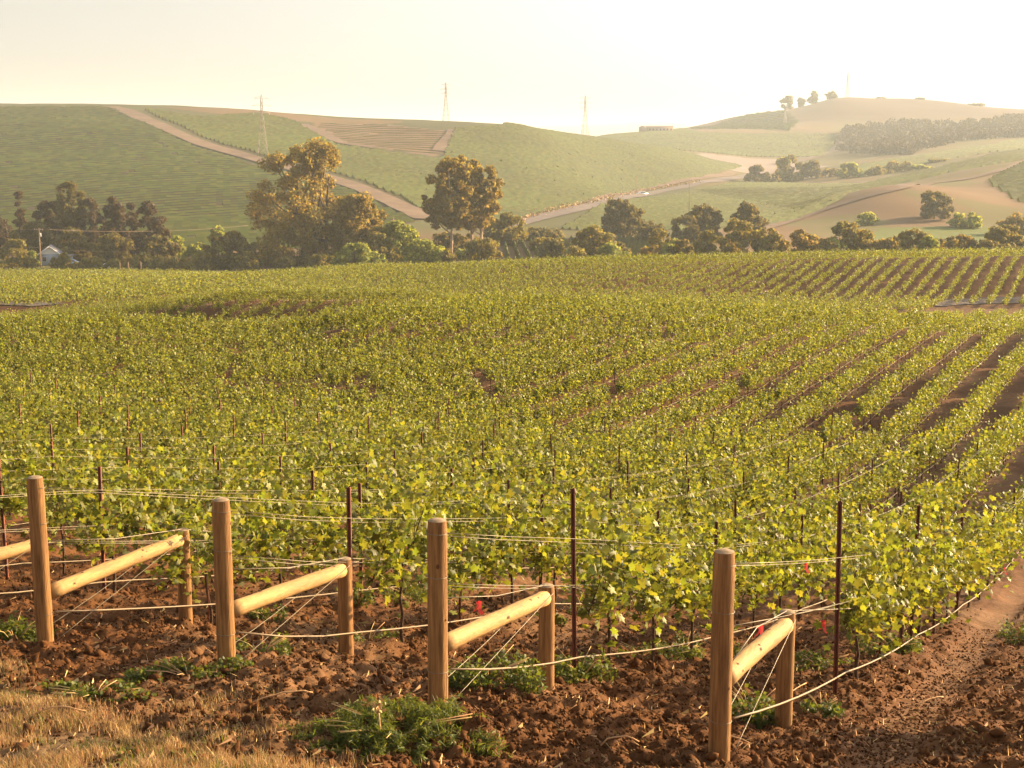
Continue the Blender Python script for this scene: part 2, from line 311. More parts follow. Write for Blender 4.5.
# ------------------------------------------------------------------ ground sheet
POSTS = []
def clod_h(x, y):
    """tilled soil relief close to the camera"""
    near = (1 - sstep(24, 45, y)); dt = dist_poly(x, y, TRACK)
    a = (np.abs(fbm(x * 5.2, y * 5.2, 60, 4) - .5) * 2) * .16 + (fbm(x * 1.5, y * 1.5, 70, 3) - .5) * .22
    a = a * (.35 + .65 * sstep(.1, .5, dt)) + (fbm(x * 14, y * 14, 77, 3) - .5) * .05 - .04 * (1 - sstep(.15, .4, dt)); g = grass_mask(x, y)
    a = a * (1 - .65 * g)
    s = x * nv[0] + y * nv[1]; ph = ((s + 2.77) / 2.35) % 1.0; ph = np.minimum(ph, 1 - ph)
    a = a + (np.exp(-(ph / .17) ** 2) * .10) * sstep(12, 15, y)
    return a * near * sstep(3, 7, y) - .05 * near
def ground():
    az_f = np.arange(-.50, .5001, .0036); az = np.concatenate([-np.pi + np.linspace(0, np.pi - .52, 40)[:-1], [-.51], az_f, [.51], np.linspace(.52, np.pi, 40)[:-1]])
    r = [1.5]
    while r[-1] < 9400:
        q = r[-1]; r.append(q * (1.05 if q < 7.5 else 1.0036 if q < 24 else 1.008 if q < 320 else 1.0065 if q < 3000 else 1.025))
    r = np.array(r); n, m = len(r), len(az)
    Rr, A = np.meshgrid(r, az, indexing='ij'); X = Rr * np.sin(A); Y = Rr * np.cos(A)
    Z = hz(X, Y) + clod_h(X, Y); v = np.stack([X, Y, Z], -1).reshape(-1, 3)
    idx = np.arange(n * m).reshape(n, m); nx = np.roll(idx, -1, 1)
    f = np.stack([idx[:-1], idx[1:], nx[1:], nx[:-1]], -1).reshape(-1, 4)
    mb = MB(); mb.add(v, f); cidx = mb.n; mb.add([(0, 0, EYE - 1.8)], np.zeros((0, 3), int))
    mb.f.setdefault(3, []).append(np.stack([np.full(m, cidx), idx[0], nx[0]], 1))
    me = mb.mesh('ground', M['ground'], True)
    ca = me.color_attributes.new('land', 'FLOAT_COLOR', 'POINT')
    c = land(X, Y).reshape(-1, 3); c = np.vstack([c, [.3, .2, .1]]); ca.data.foreach_set('color', np.hstack([c, np.ones((len(c), 1))]).ravel())
    tag(link('ground', me), kind='structure')
ground()

# ------------------------------------------------------------------ roads draped over the land
def ribbon(name, pts, width, material, dmin, lift, kind='structure'):
    W = []
    for a, b in zip(pts[:-1], pts[1:]):
        for t in np.linspace(0, 1, 12, endpoint=False): W.append(hit(a[0] + (b[0]-a[0])*t, a[1] + (b[1]-a[1])*t, dmin))
    W.append(hit(*pts[-1], dmin)); W = np.array(W)
    kk = np.ones(9) / 9; W = np.stack([np.convolve(np.pad(W[:, i], 4, mode='edge'), kk, 'valid') for i in (0, 1)], 1)
    d = np.gradient(W, axis=0); d /= np.linalg.norm(d, axis=1)[:, None] + 1e-9; nn = np.stack([d[:, 1], -d[:, 0]], 1)
    cs = np.linspace(-.5, .5, 7); wj = width * (1 + .25 * (fbm(np.arange(len(W)) * .3, np.zeros(len(W)), 4, 2) - .5))
    X = W[:, None] + nn[:, None] * cs[None, :, None] * wj[:, None, None]
    Z = hz(X[..., 0], X[..., 1]) + lift
    v = np.concatenate([X, Z[..., None]], -1).reshape(-1, 3); n, m = Z.shape; idx = np.arange(n*m).reshape(n, m)
    f = np.stack([idx[:-1, :-1], idx[:-1, 1:], idx[1:, 1:], idx[1:, :-1]], -1).reshape(-1, 4)
    mb = MB(); mb.add(v, f); o = mb.obj(name, material, smooth=True); tag(o, kind=kind); return o
ribbon('dirt_road', [(108,106.5),(128,112),(150,122),(200,144),(260,161),(310,173),(360,188),(400,206),(432,222)], 13, M['road'], 560, .6)
ribbon('dirt_road', [(300,124),(318,131),(338,143),(380,149)], 9, M['road'], 800, .6)
ribbon('dirt_road', [(458,129),(450,140),(440,153)], 12, M['road'], 800, .6)
ribbon('valley_road', [(500,229),(540,218),(580,209),(640,195),(700,184),(745,176),(790,172)], 11, M['tarmac'], 560, .5)
ribbon('dirt_road', [(520,212),(560,205),(620,193),(680,182),(740,172)], 10, M['road'], 560, .55)
ribbon('dirt_road', [(740,236),(770,226),(830,208),(880,193),(915,185),(960,181),(1000,171),(1040,159)], 9, M['road'], 480, .5)
ribbon('dirt_road', [(745,183.5),(800,183),(885,183)], 7, M['road'], 800, .5)
ribbon('dirt_road', [(925,306),(950,303.5),(980,302),(1060,300)], 4.5, M['tarmac'], 175, .12)
ribbon('dirt_road', [(-60,303),(0,303),(55,306)], 5, M['tarmac'], 150, .12)
ribbon('dirt_road', [(770,165),(810,160),(838,148),(845,141)], 14, M['road'], 1300, .6)

# ------------------------------------------------------------------ leaves
def lobed(nl, rs):
    """grape leaf outlines: nl leaves as 11-point fans"""
    ang = np.linspace(-2.75, 2.75, 11); rad = np.array([.62, .80, .55, .95, .62, 1.08, .62, .95, .55, .80, .62])
    base = np.stack([np.sin(ang) * rad, np.cos(ang) * rad, -.18 * np.abs(np.sin(ang)) * rad], 1)
    base = np.vstack([[0, -.1, .06], base]) * .5
    tri = np.array([(0, i, i + 1) for i in range(1, 11)])
    return base, tri
def quadleaf():
    return np.array([(0, -.5, 0), (.48, -.05, -.12), (0, .55, .04), (-.48, -.05, -.12)]), np.array([(0, 1, 2, 3)])
def rand_rot(n, rs, flat=.0, sunward=None):
    z = rs.normal(size=(n, 3)); z[:, 2] = np.abs(z[:, 2]) * (1 + flat) + flat * .3
    if sunward is not None: z += sunward
    z /= np.linalg.norm(z, axis=1)[:, None]; a = rs.normal(size=(n, 3)); a[:, 2] -= .8
    y = a - (a * z).sum(1)[:, None] * z; y /= np.linalg.norm(y, axis=1)[:, None]; x = np.cross(y, z)
    return np.stack([x, y, z], -1)
def scatter(mb, tmpl, pos, size, rot):
    base, f = tmpl; n = len(pos)
    v = np.einsum('nij,kj->nki', rot, base) * size[:, None, None] + pos[:, None]
    mb.add(v.reshape(-1, 3), (f[None] + (np.arange(n) * len(base))[:, None, None]).reshape(-1, f.shape[1]))
SUNW = np.array([sd.x, sd.y, 0.2]) * .5
def vine_cloud(rs, nl, L=1.5, sparse=1.0, dp=.5, lift=0.0):
    """leaf positions along arching, upright and drooping shoots of one vine; local x along the row"""
    out = []; ns = max(8, int(nl / 22)); per = nl // ns
    for i in range(ns):
        x0 = rs.uniform(-L*.5, L*.5) * sparse; hgt = rs.uniform(.3, .82) * (1.15 - .5 * abs(x0) / L); side = float(np.clip(rs.normal() * .27, -.42, .42)); t = np.linspace(0, 1, per)
        lean = rs.normal() * .2; droop = rs.random() < dp
        z = .78 + lift + hgt * t - (1.35 * hgt * t**2.5 if droop else 0); x = x0 + lean * t; y = side * t * (1.6 if droop else 1)
        p = np.stack([x, y, z], 1) + rs.normal(size=(per, 3)) * np.array([.09, .095, .08]); out.append(p)
    return np.concatenate(out)
def vine_foliage_mesh(seed, nl, lob=True, size=.125):
    rs = np.random.default_rng(seed); p = vine_cloud(rs, nl, sparse=rs.uniform(.75, 1.0), dp=.38 if lob else .5, lift=.08 if lob else 0.0); mb = MB()
    scatter(mb, lobed(1, rs) if lob else quadleaf(), p, rs.uniform(.45, 1.25, len(p)) * size, rand_rot(len(p), rs, .2, SUNW * .5))
    return mb.mesh('foliage', M['leaf'])
def vine_trunk_mesh(seed):
    rs = np.random.default_rng(seed); mb = MB(); z = np.linspace(-.12, .88, 7)
    pts = np.stack([rs.normal(size=7) * .012, rs.normal(size=7) * .012, z], 1); tube(mb, pts, np.linspace(.024, .014, 7), 6)
    for s in (-1, 1):
        t = np.linspace(0, 1, 5); tube(mb, np.stack([s * t * .65, rs.normal(size=5)*.012, .86 + .05 * np.sin(t * 3)], 1), np.linspace(.013, .006, 5), 5)
    for _ in range(7):
        x0 = rs.uniform(-.6, .6); t = np.linspace(0, 1, 5); tube(mb, np.stack([x0 + rs.normal()*.1*t, rs.normal()*.12*t, .86 + .6*t], 1), np.linspace(.006, .003, 5), 4)
    return mb.mesh('trunk', M['bark'])
def stake_mesh():
    mb = MB(); tube(mb, [(0.03, .02, -.15), (0.032, .02, 1.0)], .006, 5); return mb.mesh('training_stake', M['rust'])
FOL_A = [vine_foliage_mesh(100 + i, 620, True, .12) for i in range(7)]
FOL_B = [vine_foliage_mesh(200 + i, 900, False, .112) for i in range(6)]
TR = [vine_trunk_mesh(300 + i) for i in range(5)]; STK = stake_mesh()

# ------------------------------------------------------------------ vine rows of the near field
def post_at(s, px):
    a = (px - 512) / F; D = 10.
    for _ in range(6):
        x = (px - 512) / F * (D * math.cos(PITCH) + (EYE - h1(a * D, D)) * math.sin(PITCH)); a = x / D; D = s / (a * nv[0] + nv[1])
    return a * D, D
SP = 2.35; S0 = -2.77
# s = x*nv0 + y*nv1 is the row's offset; posts are where the photo's rows start
def s_line(i): return S0 - SP * i
pxs = {0: 719, 1: 438, 2: 227, 3: 46}
def solveP(i):
    s = s_line(i); px = pxs[i]; a = (px - 512) / F
    # x*nv0 + D*nv1 = s with x = a'*D
    D = 10.0
    for _ in range(8):
        x = at(px, D)[0]; D = s / (x / D * nv[0] + nv[1])
    return at(px, D)
POST = {i: solveP(i) for i in range(4)}

def row_pt(i, t):
    if i in POST: x0, y0 = POST[i][0], POST[i][1]
    elif i < 0: x0, y0 = POST[0][0] - i * 2.05, POST[0][1] + i * 1.15
    else: x0, y0 = POST[3][0] - (i - 3) * 1.95, POST[3][1] + (i - 3) * 1.38
    return x0 + dv[0] * t, y0 + dv[1] * t
def t_px(i, px, t0=3.0):
    """distance along row i at which it crosses picture column px"""
    lo, hi = .2, 60.
    for _ in range(40):
        m = (lo + hi) / 2; x, y = row_pt(i, m); q = project(x, y, h1(x, y))[0]
        if q < px: lo = m
        else: hi = m
    return (lo + hi) / 2
FIRST = {0: 'row behind the rightmost wooden post', 1: 'row behind the third tall wooden post', 2: 'row behind the second tall wooden post', 3: 'row behind the leftmost tall wooden post'}
NROW = 48
RZ = math.pi / 2 - ROWDIR
GAPS = [hit(862, 462, 20), hit(604, 404, 20), hit(470, 392, 20), hit(855, 440, 20)]
cand = []
for i in range(-1, NROW):
    t = {0: 5.3, 1: 3.9, 2: 3.2, 3: 2.6, -1: 3.5}.get(i, 2.8 + rng.random()); kk = 0
    while True:
        x, y = row_pt(i, t); t += 1.5 + rng.normal() * .05
        if y > 166: break
        kk += 1; u = x / max(y, 1)
        if abs(u) > .43: continue
        if kk > 2 and rng.random() < .03: continue
        if u < -.09 and 66.5 < y + (u + .25) * 14 < 70.5: continue
        if any(math.hypot(x - g[0], (y - g[1]) * .6) < .8 for g in GAPS): continue
        cand.append((y, x, i, kk))
cand.sort()
def in_view(x, y): return -25 < project(x, y, h1(x, y) + 1)[0] < 1049
near, rest = [], []
for c in cand: (near if len(near) < 300 and in_view(c[1], c[0]) else rest).append(c)
GV = 'grapevines trained on wires in the near vineyard'
for nidx, (y, x, i, kk) in enumerate(near):
    e = bpy.data.objects.new('grape_vine', None); COL.objects.link(e); e.empty_display_size = .3
    sc = rng.uniform(.88, 1.12); e.location = (x, y, h1(x, y)); e.scale = (sc, sc, sc * rng.uniform(.95, 1.1)); e.rotation_euler = (0, 0, RZ + (math.pi if rng.random() < .5 else 0))
    lab = 'leafy green grapevine with thin dark trunk among the rows of the near field'
    if kk == 1 and i in FIRST: lab = 'first grapevine of the ' + FIRST[i]
    tag(e, lab, 'grapevine', GV)
    fm = FOL_A[rng.integers(len(FOL_A))] if y < 27 else FOL_B[rng.integers(len(FOL_B))]
    link('trunk', TR[rng.integers(len(TR))], e); link('foliage', fm, e)
    if y < 27: link('training_stake', STK, e)
# the rest of the near field: one mass of the same vines
def vine_mass(name, pts, nl, size, label, cat, dirz, trunks=True, hs=1.0):
    pts = np.asarray(pts, float); n = len(pts); mb = MB(); T = [vine_cloud(np.random.default_rng(900 + j), nl) for j in range(9)]
    cr, sr = math.cos(dirz), math.sin(dirz); z0 = hz(pts[:, 0], pts[:, 1])
    for j in range(9):
        sel = np.arange(j, n, 9); t = T[j]
        if not len(sel): continue
        sg = np.where(rng.random(len(sel)) < .5, -1, 1)[:, None]; scl = rng.uniform(.85, 1.15, len(sel))[:, None]
        lx = t[None, :, 0] * sg; ly = t[None, :, 1] * scl * .66; lz = t[None, :, 2] * (scl * .5 + .5) * hs
        p = np.stack([lx * cr - ly * sr + pts[sel, 0][:, None], lx * sr + ly * cr + pts[sel, 1][:, None], lz + z0[sel][:, None]], -1).reshape(-1, 3)
        p += rng.normal(size=p.shape) * size * .4
        scatter(mb, quadleaf(), p, rng.uniform(.6, 1.3, len(p)) * size, rand_rot(len(p), rng, .2, SUNW * .5))
    o = mb.obj(name, M['leaf_far']); tag(o, label, cat, kind='stuff')
    if trunks:
        mb = MB(); b = np.array([(-.02, 0, -.1), (.02, 0, -.1), (.02, 0, 1), (-.02, 0, 1)]); b2 = b[:, [1, 0, 2]]
        for q in (b, b2):
            v = q[None] + np.stack([pts[:, 0], pts[:, 1], z0], 1)[:, None]; mb.add(v.reshape(-1, 3), np.arange(n * 4).reshape(n, 4))
        tag(mb.obj('trunk', M['bark'], o), kind='stuff')
    return o
mid = [(c[1], c[0]) for c in rest if c[0] < 75]; far = [(c[1], c[0]) for c in rest if c[0] >= 75]
vm = vine_mass('vineyard_vines', mid, 760, .112, 'mass of leafy vines in rows filling the middle and back of the near field', 'grapevines', RZ)
vf = vine_mass('vine_canopy', far, 540, .12, None, None, RZ); vf.parent = vm; 

# ------------------------------------------------------------------ end braces: end post, brace post, rail, brace wires
def post_mesh(parent, name, base, top, r, matn='wood', taper=.97):
    mb = MB(); z = np.linspace(base[2], top[2], 14); n = 18
    rr = np.linspace(r, r * taper, 14) * (1 + .02 * np.sin(np.arange(14) * 1.7)); rr[-1] *= .93
    x = np.linspace(base[0], top[0], 14); y = np.linspace(base[1], top[1], 14)
    tube(mb, np.stack([x, y, z], 1), rr, n, cap=False); o = mb.obj(name, M[matn], parent, smooth=True)
    mb = MB(); th = np.linspace(0, 2*math.pi, n, endpoint=False); c = np.array(top)
    ring = np.stack([np.cos(th)*rr[-1], np.sin(th)*rr[-1], np.zeros(n)], 1) + c; v = np.vstack([ring, ring * 0 + (ring - c) * .6 + c + [0, 0, .012], [c + [0, 0, .015]]])
    mb.add(v, [(i, (i+1) % n, n + (i+1) % n, n + i) for i in range(n)]); mb.f.setdefault(3, []).append(np.array([(n + i, n + (i+1) % n, 2*n) for i in range(n)]))
    mb.obj('cut_end', M['woodtop'], o, smooth=True); return o
BR = {0: (551, 783, 612, 'heavy wooden end brace at right, nearest of the four with the rail foreshortened'),
      1: (521, 546, 586, 'wooden end brace in the middle with a bright rail and green weeds below'),
      2: (500, 346, 559, 'wooden end brace left of centre with a leafy weed at its post foot'),
      3: (477, 186, 530, 'wooden end brace at far left with a long low rail shaded by leaves')}
ENDTOP = {}; BRTOP = {}
def brace(i):
    x, y, z = (POST[i] if i in POST else (*row_pt(i, 0), 0)); z = h1(x, y)
    if i in BR:
        ztop = top_z(BR[i][0], y); tb = t_px(i, BR[i][1]); bx, by = row_pt(i, tb); bz = h1(bx, by); btop = top_z(BR[i][2], by)
    else:
        ztop = z + 1.5; tb = t_px(i, 44); bx, by = row_pt(i, tb); bz = h1(bx, by); btop = bz + .95
    e = bpy.data.objects.new('trellis_end_brace', None); COL.objects.link(e); e.location = (x, y, z); e.rotation_euler = (0, 0, RZ)
    tag(e, BR[i][3] if i in BR else 'wooden end brace mostly outside the left edge with only its rail showing', 'end brace', 'wooden end braces of the trellis rows')
    H = ztop - z; hb = btop - z; zb = bz - z; tilt = rng.normal() * .012
    post_mesh(e, 'end_post', (0, 0, -.4), (tilt - .01, rng.normal()*.01, H), .083); bp = post_mesh(e, 'brace_post', (tb, 0, zb - .4), (tb + .01, 0, hb), .078)
    for pz in rng.uniform(.25, H - .2, 5):
        an = rng.uniform(-2.6, -.2); nn_ = np.array([math.cos(an), math.sin(an), 0]); tg_ = np.array([-math.sin(an), math.cos(an), 0]); th = np.linspace(0, 2*math.pi, 9)[:-1]; c_ = nn_ * .0815 + np.array([0, 0, pz])
        mb = MB(); v_ = c_ + rng.uniform(.007, .015) * (np.cos(th)[:, None] * tg_ + np.sin(th)[:, None] * np.array([0, 0, 1.5])); mb.add(np.vstack([v_, [c_ + nn_ * .005]]), [(q, (q+1) % 8, 8) for q in range(8)]); mb.obj('knot', M['knot'], [o_ for o_ in e.children if o_.name.startswith('end_post')][0])
    a = np.array([.075, 0, .50 if i != 0 else .60]); b = np.array([tb - .07, 0, hb - .10]); mb = MB(); t = np.linspace(0, 1, 16)[:, None]
    pts = a + (b - a) * t; pts[:, 1] += .006 * np.sin(t[:, 0] * 5); tube(mb, pts, .074 * (1 + .03 * np.sin(np.arange(16) * 1.3)), 16)
    rl = mb.obj('rail', M['rail'], e, smooth=True); nrm = np.array([-(b - a)[2], 0, (b - a)[0]]); nrm /= np.linalg.norm(nrm)
    for _ in range(9):
        mb = MB(); tt = rng.uniform(.1, .95); an = rng.uniform(-1.4, 1.4); c = a + (b - a) * tt + (nrm * math.cos(an) + np.array([0, math.sin(an), 0])) * .0725
        th = np.linspace(0, 2*math.pi, 8, endpoint=False); d1 = (b - a) / np.linalg.norm(b - a); d2 = np.cross(nrm * math.cos(an) + np.array([0, math.sin(an), 0]), d1)
        o3 = (nrm * math.cos(an) + np.array([0, math.sin(an), 0])); v = c + o3 * .003 + .016 * rng.uniform(.5, 1) * (np.cos(th)[:, None] * d1 * 1.3 + np.sin(th)[:, None] * d2)
        mb.add(np.vstack([v, [c + o3 * .006]]), [(q, (q+1) % 8, 8) for q in range(8)]); mb.obj('knot', M['knot'], rl)
    for sgn in (-1, 1):
        mb = MB(); t = np.linspace(0, 1, 8)[:, None]; p0 = np.array([tb - .02, .085 * sgn, hb - .05]); p1 = np.array([.02, .088 * sgn, .06 + .04 * sgn])
        q = p0 + (p1 - p0) * t; q[:, 2] -= .03 * np.sin(t[:, 0] * math.pi) * (sgn > 0); tube(mb, q, .0028, 6); mb.obj('brace_wire', M['wire'], e)
    for hh in (H - .09, H - .45, .32):   # wire wraps round the end post
        mb = MB(); th = np.linspace(0, 2*math.pi, 19); tube(mb, np.stack([np.cos(th)*.086, np.sin(th)*.086, hh + .008*np.sin(th)], 1), .003, 4, cap=False); mb.obj('wire_wrap', M['wire'], e)
    ENDTOP[i] = (x, y, ztop); BRTOP[i] = (bx, by, btop)
for i in (0, 1, 2, 3, 4): brace(i)

# ------------------------------------------------------------------ steel stakes
mb = MB(); hw = .024
v = []; prof = [(-hw, -.016), (-hw * .35, -.016), (-hw * .35, .014), (hw * .35, .014), (hw * .35, -.016), (hw, -.016), (hw, -.010), (hw * .5, -.010), (hw * .5, .02), (-hw * .5, .02), (-hw * .5, -.010), (-hw, -.010)]
vv = np.array([(a, b, zz) for zz in (-.35, 1.85) for a, b in prof]); n = len(prof)
mb.add(vv, [(q, (q+1) % n, n + (q+1) % n, n + q) for q in range(n)]); mb.f.setdefault(n, []).append(np.array([list(range(n, 2*n))]))
STEEL = mb.mesh('vineyard_stake', M['rust'])
GS = 'rusty steel stakes standing in the vine rows'
SL = {(0, 0): 'rusty steel stake standing clear beside the rightmost wooden end brace', (0, 1): 'rusty stake half hidden in vines, next after the bare stake at right',
      (1, 0): 'tall rusty steel stake just behind the middle wooden end brace', (2, 1): 'rusty steel stake left of the tall one behind the middle brace'}
STK_T = {}
for i in range(-1, 30):
    t = {0: t_px(0, 835), 1: t_px(1, 575), 2: t_px(2, 540) - 4.9, 3: t_px(3, 362) - 4.9, -1: 3}.get(i, 2.4 + rng.random() * 1.5)
    if i == 3: t += 4.9
    j = 0; STK_T[i] = []
    while True:
        x, y = row_pt(i, t)
        if y > 58: break
        if t > .8 and in_view(x, y):
            o = link('vineyard_stake', STEEL); z = h1(x, y)
            o.location = (x, y, z + (0 if i else .02) + rng.uniform(-.06, .04)); o.rotation_euler = (rng.normal() * .012, rng.normal() * .012, -ROWDIR)
            if (i, j) == (0, 0): o.location.z = top_z(501, y) - 1.85
            if (i, j) == (1, 0): o.location.z = top_z(489, y) - 1.85
            if (i, j) == (0, 1): o.location.z = top_z(505, y) - 1.85
            tag(o, SL.get((i, j), 'rusty brown steel stake poking out of the vine canopy in the near field'), 'stake', GS)
        STK_T[i].append(t); t += 4.9; j += 1

# ------------------------------------------------------------------ trellis wires and drip hoses
def row_line(name, i, t0, t1, h0, hgt, lat, rad, matn, sag=.02, step=1.2, seg=5):
    ts = np.arange(t0, t1, step); x0, y0 = row_pt(i, 0); X = x0 + dv[0]*ts + nv[0]*lat; Y = y0 + dv[1]*ts + nv[1]*lat
    Z = hz(X, Y); kk = 5 if len(Z) > 10 else 1
    kn = [0.0] + [q for q in STK_T.get(i, []) if q > .5]; kn += list(np.arange(kn[-1] + 4.9, max(t1, kn[-1]) + 10, 4.9)); kn = np.array(kn)
    kz = hz(x0 + dv[0]*kn, y0 + dv[1]*kn) + hgt; kz[0] += (h0 - hgt)
    if i in ENDTOP and h0 > 1.3: kz[0] = ENDTOP[i][2] - .09 + (h0 - 1.4)
    seg_ = np.interp(ts, kn, np.arange(len(kn))) % 1; Z = np.interp(ts, kn, kz) - sag * 4 * seg_ * (1 - seg_); m = np.abs(X / np.maximum(Y, 1)) < .46
    if m.sum() < 3: return None
    mb = MB(); tube(mb, np.stack([X[m], Y[m], Z[m]], 1), rad, seg); return mb.obj(name, M[matn])
WH = [(1.40, 1.52, .05, 'upper'), (1.37, 1.47, -.05, 'upper'), (1.05, 1.04, .05, 'middle'), (1.02, .99, -.05, 'middle')]
for i in range(-1, 10):
    for q, (h0, hg, lat, nm) in enumerate(WH):
        if i > 4 and q: continue
        o = row_line('trellis_wire', i, .08, 40 if i < 5 else 26, h0, hg, lat, .0030, 'wire', sag=.012)
        if o: tag(o, (nm + ' wire of the ' + FIRST[i]) if i in FIRST else 'thin pale trellis wire running through the vine canopy of the near field', 'wire', 'trellis wires of the vine rows')
# extra single strand from end post down to brace top
for i in (0, 1, 2, 3):
    mb = MB(); x, y, z = ENDTOP[i]; b = BRTOP[i]; tube(mb, [(x + .04, y + .07, z - (.66 if i else .95)), ((x+b[0])/2, (y+b[1])/2, (z - .7 + b[2]) / 2 - .01), (b[0], b[1], b[2] + .01), (b[0] + dv[0]*5, b[1] + dv[1]*5, h1(b[0] + dv[0]*5, b[1] + dv[1]*5) + .82)], .0045, 5)
    tag(mb.obj('trellis_wire', M['wire']), 'low wire over the brace post of the ' + FIRST[i], 'wire', 'trellis wires of the vine rows')
for i in range(-1, NROW - 8):
    o = row_line('drip_hose', i, .06, 135, .34, .30, .09, .009 if i < 5 else .0085, 'hose', sag=.05, step=.7, seg=6)
    if o: tag(o, ('pale drip hose along the ' + FIRST[i]) if i in FIRST else 'pale drip irrigation hose strung under a vine row in the near field', 'hose', 'drip hoses under the vine rows')

# pink ribbons
def pink(px, py, dmin, i_lab):
    D = dmin; x = at(px, D)[0]; z = top_z(py, D); mb = MB(); rs = np.random.default_rng(int(px))
    for s_ in (-1, 1):
        t = np.linspace(0, 1, 7); c = np.stack([s_ * .035 * t + .012*np.sin(t*6 + s_), .02*np.cos(t*4), -.13 * t * (1 if s_ > 0 else .75)], 1)
        wv = np.array([.017, .012, .004]); v = np.concatenate([c - wv, c + wv]); n = len(t)
        mb.add(v + [x, D, z], [(q, q+1, n+q+1, n+q) for q in range(n-1)])
    th = np.linspace(0, 2*math.pi, 9)[:-1]; tube(mb, np.stack([x + .012*np.cos(th), D + .012*np.sin(th), z + 0*th + .006*np.sin(2*th)], 1), .006, 5)
    tag(mb.obj('flagging_ribbon', M['ribbon']), i_lab, 'ribbon', 'pink flagging ribbons tied in the rows')
pink(479, 602, 14.0, 'pink ribbon hanging low behind the rail of the middle wooden brace')
pink(758, 626, 12.6, 'pink ribbon just above the rail of the rightmost wooden brace')
pink(821, 621, 14.5, 'pink ribbon hanging just left of the bare rusty steel stake')
pink(848, 606, 16.0, 'pink ribbon hanging just right of the bare rusty steel stake')
pink(803, 564, 19.0, 'pink ribbon high on a wire between the rightmost post and the steel stake')
pink(1003, 568, 27.0, 'pink ribbon in the vines near the right edge of the picture')

# ------------------------------------------------------------------ soil clods, straw, grass, weeds
def sample_near(n, fy=(7.5, 26), ux=.42):
    y = np.exp(rng.uniform(math.log(fy[0]), math.log(fy[1]), n)); return rng.uniform(-ux, ux, n) * y, y
ico = None
import bmesh
M['wood_oak'] = leafmat('far_oak_leaf', (.07, .05, .026), .0)
bm = bmesh.new(); bmesh.ops.create_icosphere(bm, subdivisions=1, radius=1); ico = (np.array([v.co[:] for v in bm.verts]), np.array([[v.index for v in f.verts] for f in bm.faces])); bm.free()
def lumps(name, x, y, size, material, label, cat, flat=.7):
    n = len(x); z = hz(x, y) + clod_h(x, y); base, f = ico
    v = base[None] * (1 + rng.normal(size=(n, len(base), 1)) * .34) * (size[:, None] * rng.uniform(.6, 1.3, (n, 3)))[:, None] * np.array([1, 1, flat])
    v = np.einsum('nij,nkj->nki', rand_rot(n, rng), v) + np.stack([x, y, z + size * .2], 1)[:, None]
    mb = MB(); mb.add(v.reshape(-1, 3), (f[None] + (np.arange(n) * len(base))[:, None, None]).reshape(-1, 3)); return tag(mb.obj(name, material), label, cat, kind='stuff')
x, y = sample_near(30000); keep = (dist_poly(x, y, TRACK) > .3) & (rng.random(len(x)) > .75 * grass_mask(x, y)) & (fbm(x*1.2, y*1.2, 80, 3) > .4); x, y = x[keep], y[keep]
big_ = lumps('soil_clods', x[:7000], y[:7000], .016 + .045 * rng.random(min(7000, len(x))) ** 3, M['clod'], 'reddish brown lumps of tilled soil strewn between the posts', 'soil clods', .6)
x, y = sample_near(110000, (7.5, 22)); keep = (rng.random(len(x)) > .8 * grass_mask(x, y)); x, y = x[keep], y[keep]
ico = (np.array([(1, 0, 0), (-1, 0, 0), (0, 1, 0), (0, -1, 0), (0, 0, 1), (0, 0, -1.)]), np.array([(0,2,4),(2,1,4),(1,3,4),(3,0,4),(2,0,5),(1,2,5),(3,1,5),(0,3,5)]))
sm_ = lumps('soil_crumbs', x, y, .006 + .018 * rng.random(len(x)) ** 2.5, M['clod'], 'fine crumbs of reddish tilled soil between the posts', 'soil crumbs', .7)
def blades(name, x, y, h, wd, material, label, cat, lean=.5, flat=False, parent=None):
    n = len(x); z = hz(x, y) + clod_h(x, y); a = rng.uniform(0, 2*math.pi, n); d = np.stack([np.cos(a), np.sin(a)], 1); l = rng.uniform(.1, 1, n) * lean * h
    w2 = np.stack([-d[:, 1], d[:, 0]], 1) * wd[:, None] / 2; p = np.stack([x, y], 1)
    def P3(q, zz): return np.concatenate([q, zz[:, None]], 1)
    if flat:
        zz = z + .015; v = np.stack([P3(p - w2, zz), P3(p + w2, zz), P3(p + w2 + d * h[:, None], zz + rng.uniform(-.01, .05, n)), P3(p - w2 + d * h[:, None], zz + .01)], 1)
        mb = MB(); mb.add(v.reshape(-1, 3), np.arange(4*n).reshape(n, 4))
    else:
        v = np.stack([P3(p - w2, z - .01), P3(p + w2, z - .01), P3(p + w2*.7 + d * (l*.4)[:, None], z + h*.6), P3(p - w2*.7 + d * (l*.4)[:, None], z + h*.6), P3(p + d * l[:, None], z + h)], 1)
        b = np.arange(n) * 5; mb = MB(); mb.add(v.reshape(-1, 3), np.stack([b, b+1, b+2, b+3], 1)); mb.f.setdefault(3, []).append(np.stack([b+3, b+2, b+4], 1))
    o = mb.obj(name, material, parent)
    if label: tag(o, label, cat, kind='stuff')
    return o
x, y = sample_near(300000, (7.3, 13)); g = grass_mask(x, y) * sstep(.30, .5, fbm(x*2.2, y*2.2, 91, 3)); keep = rng.random(len(x)) < g; x, y = x[keep], y[keep]
blades('dry_grass', x, y, rng.uniform(.03, .09, len(x)) * (.3 + 1.5 * fbm(x * 1.9, y * 1.9, 55, 2)), rng.uniform(.003, .006, len(x)), M['drygrass'], 'short golden dry grass covering the bottom left corner', 'grass', .9)
x, y = sample_near(34000, (7.3, 12.5)); g = grass_mask(x, y) * (fbm(x*1.7, y*1.7, 95, 3) > .50); keep = rng.random(len(x)) < g; x, y = x[keep], y[keep]
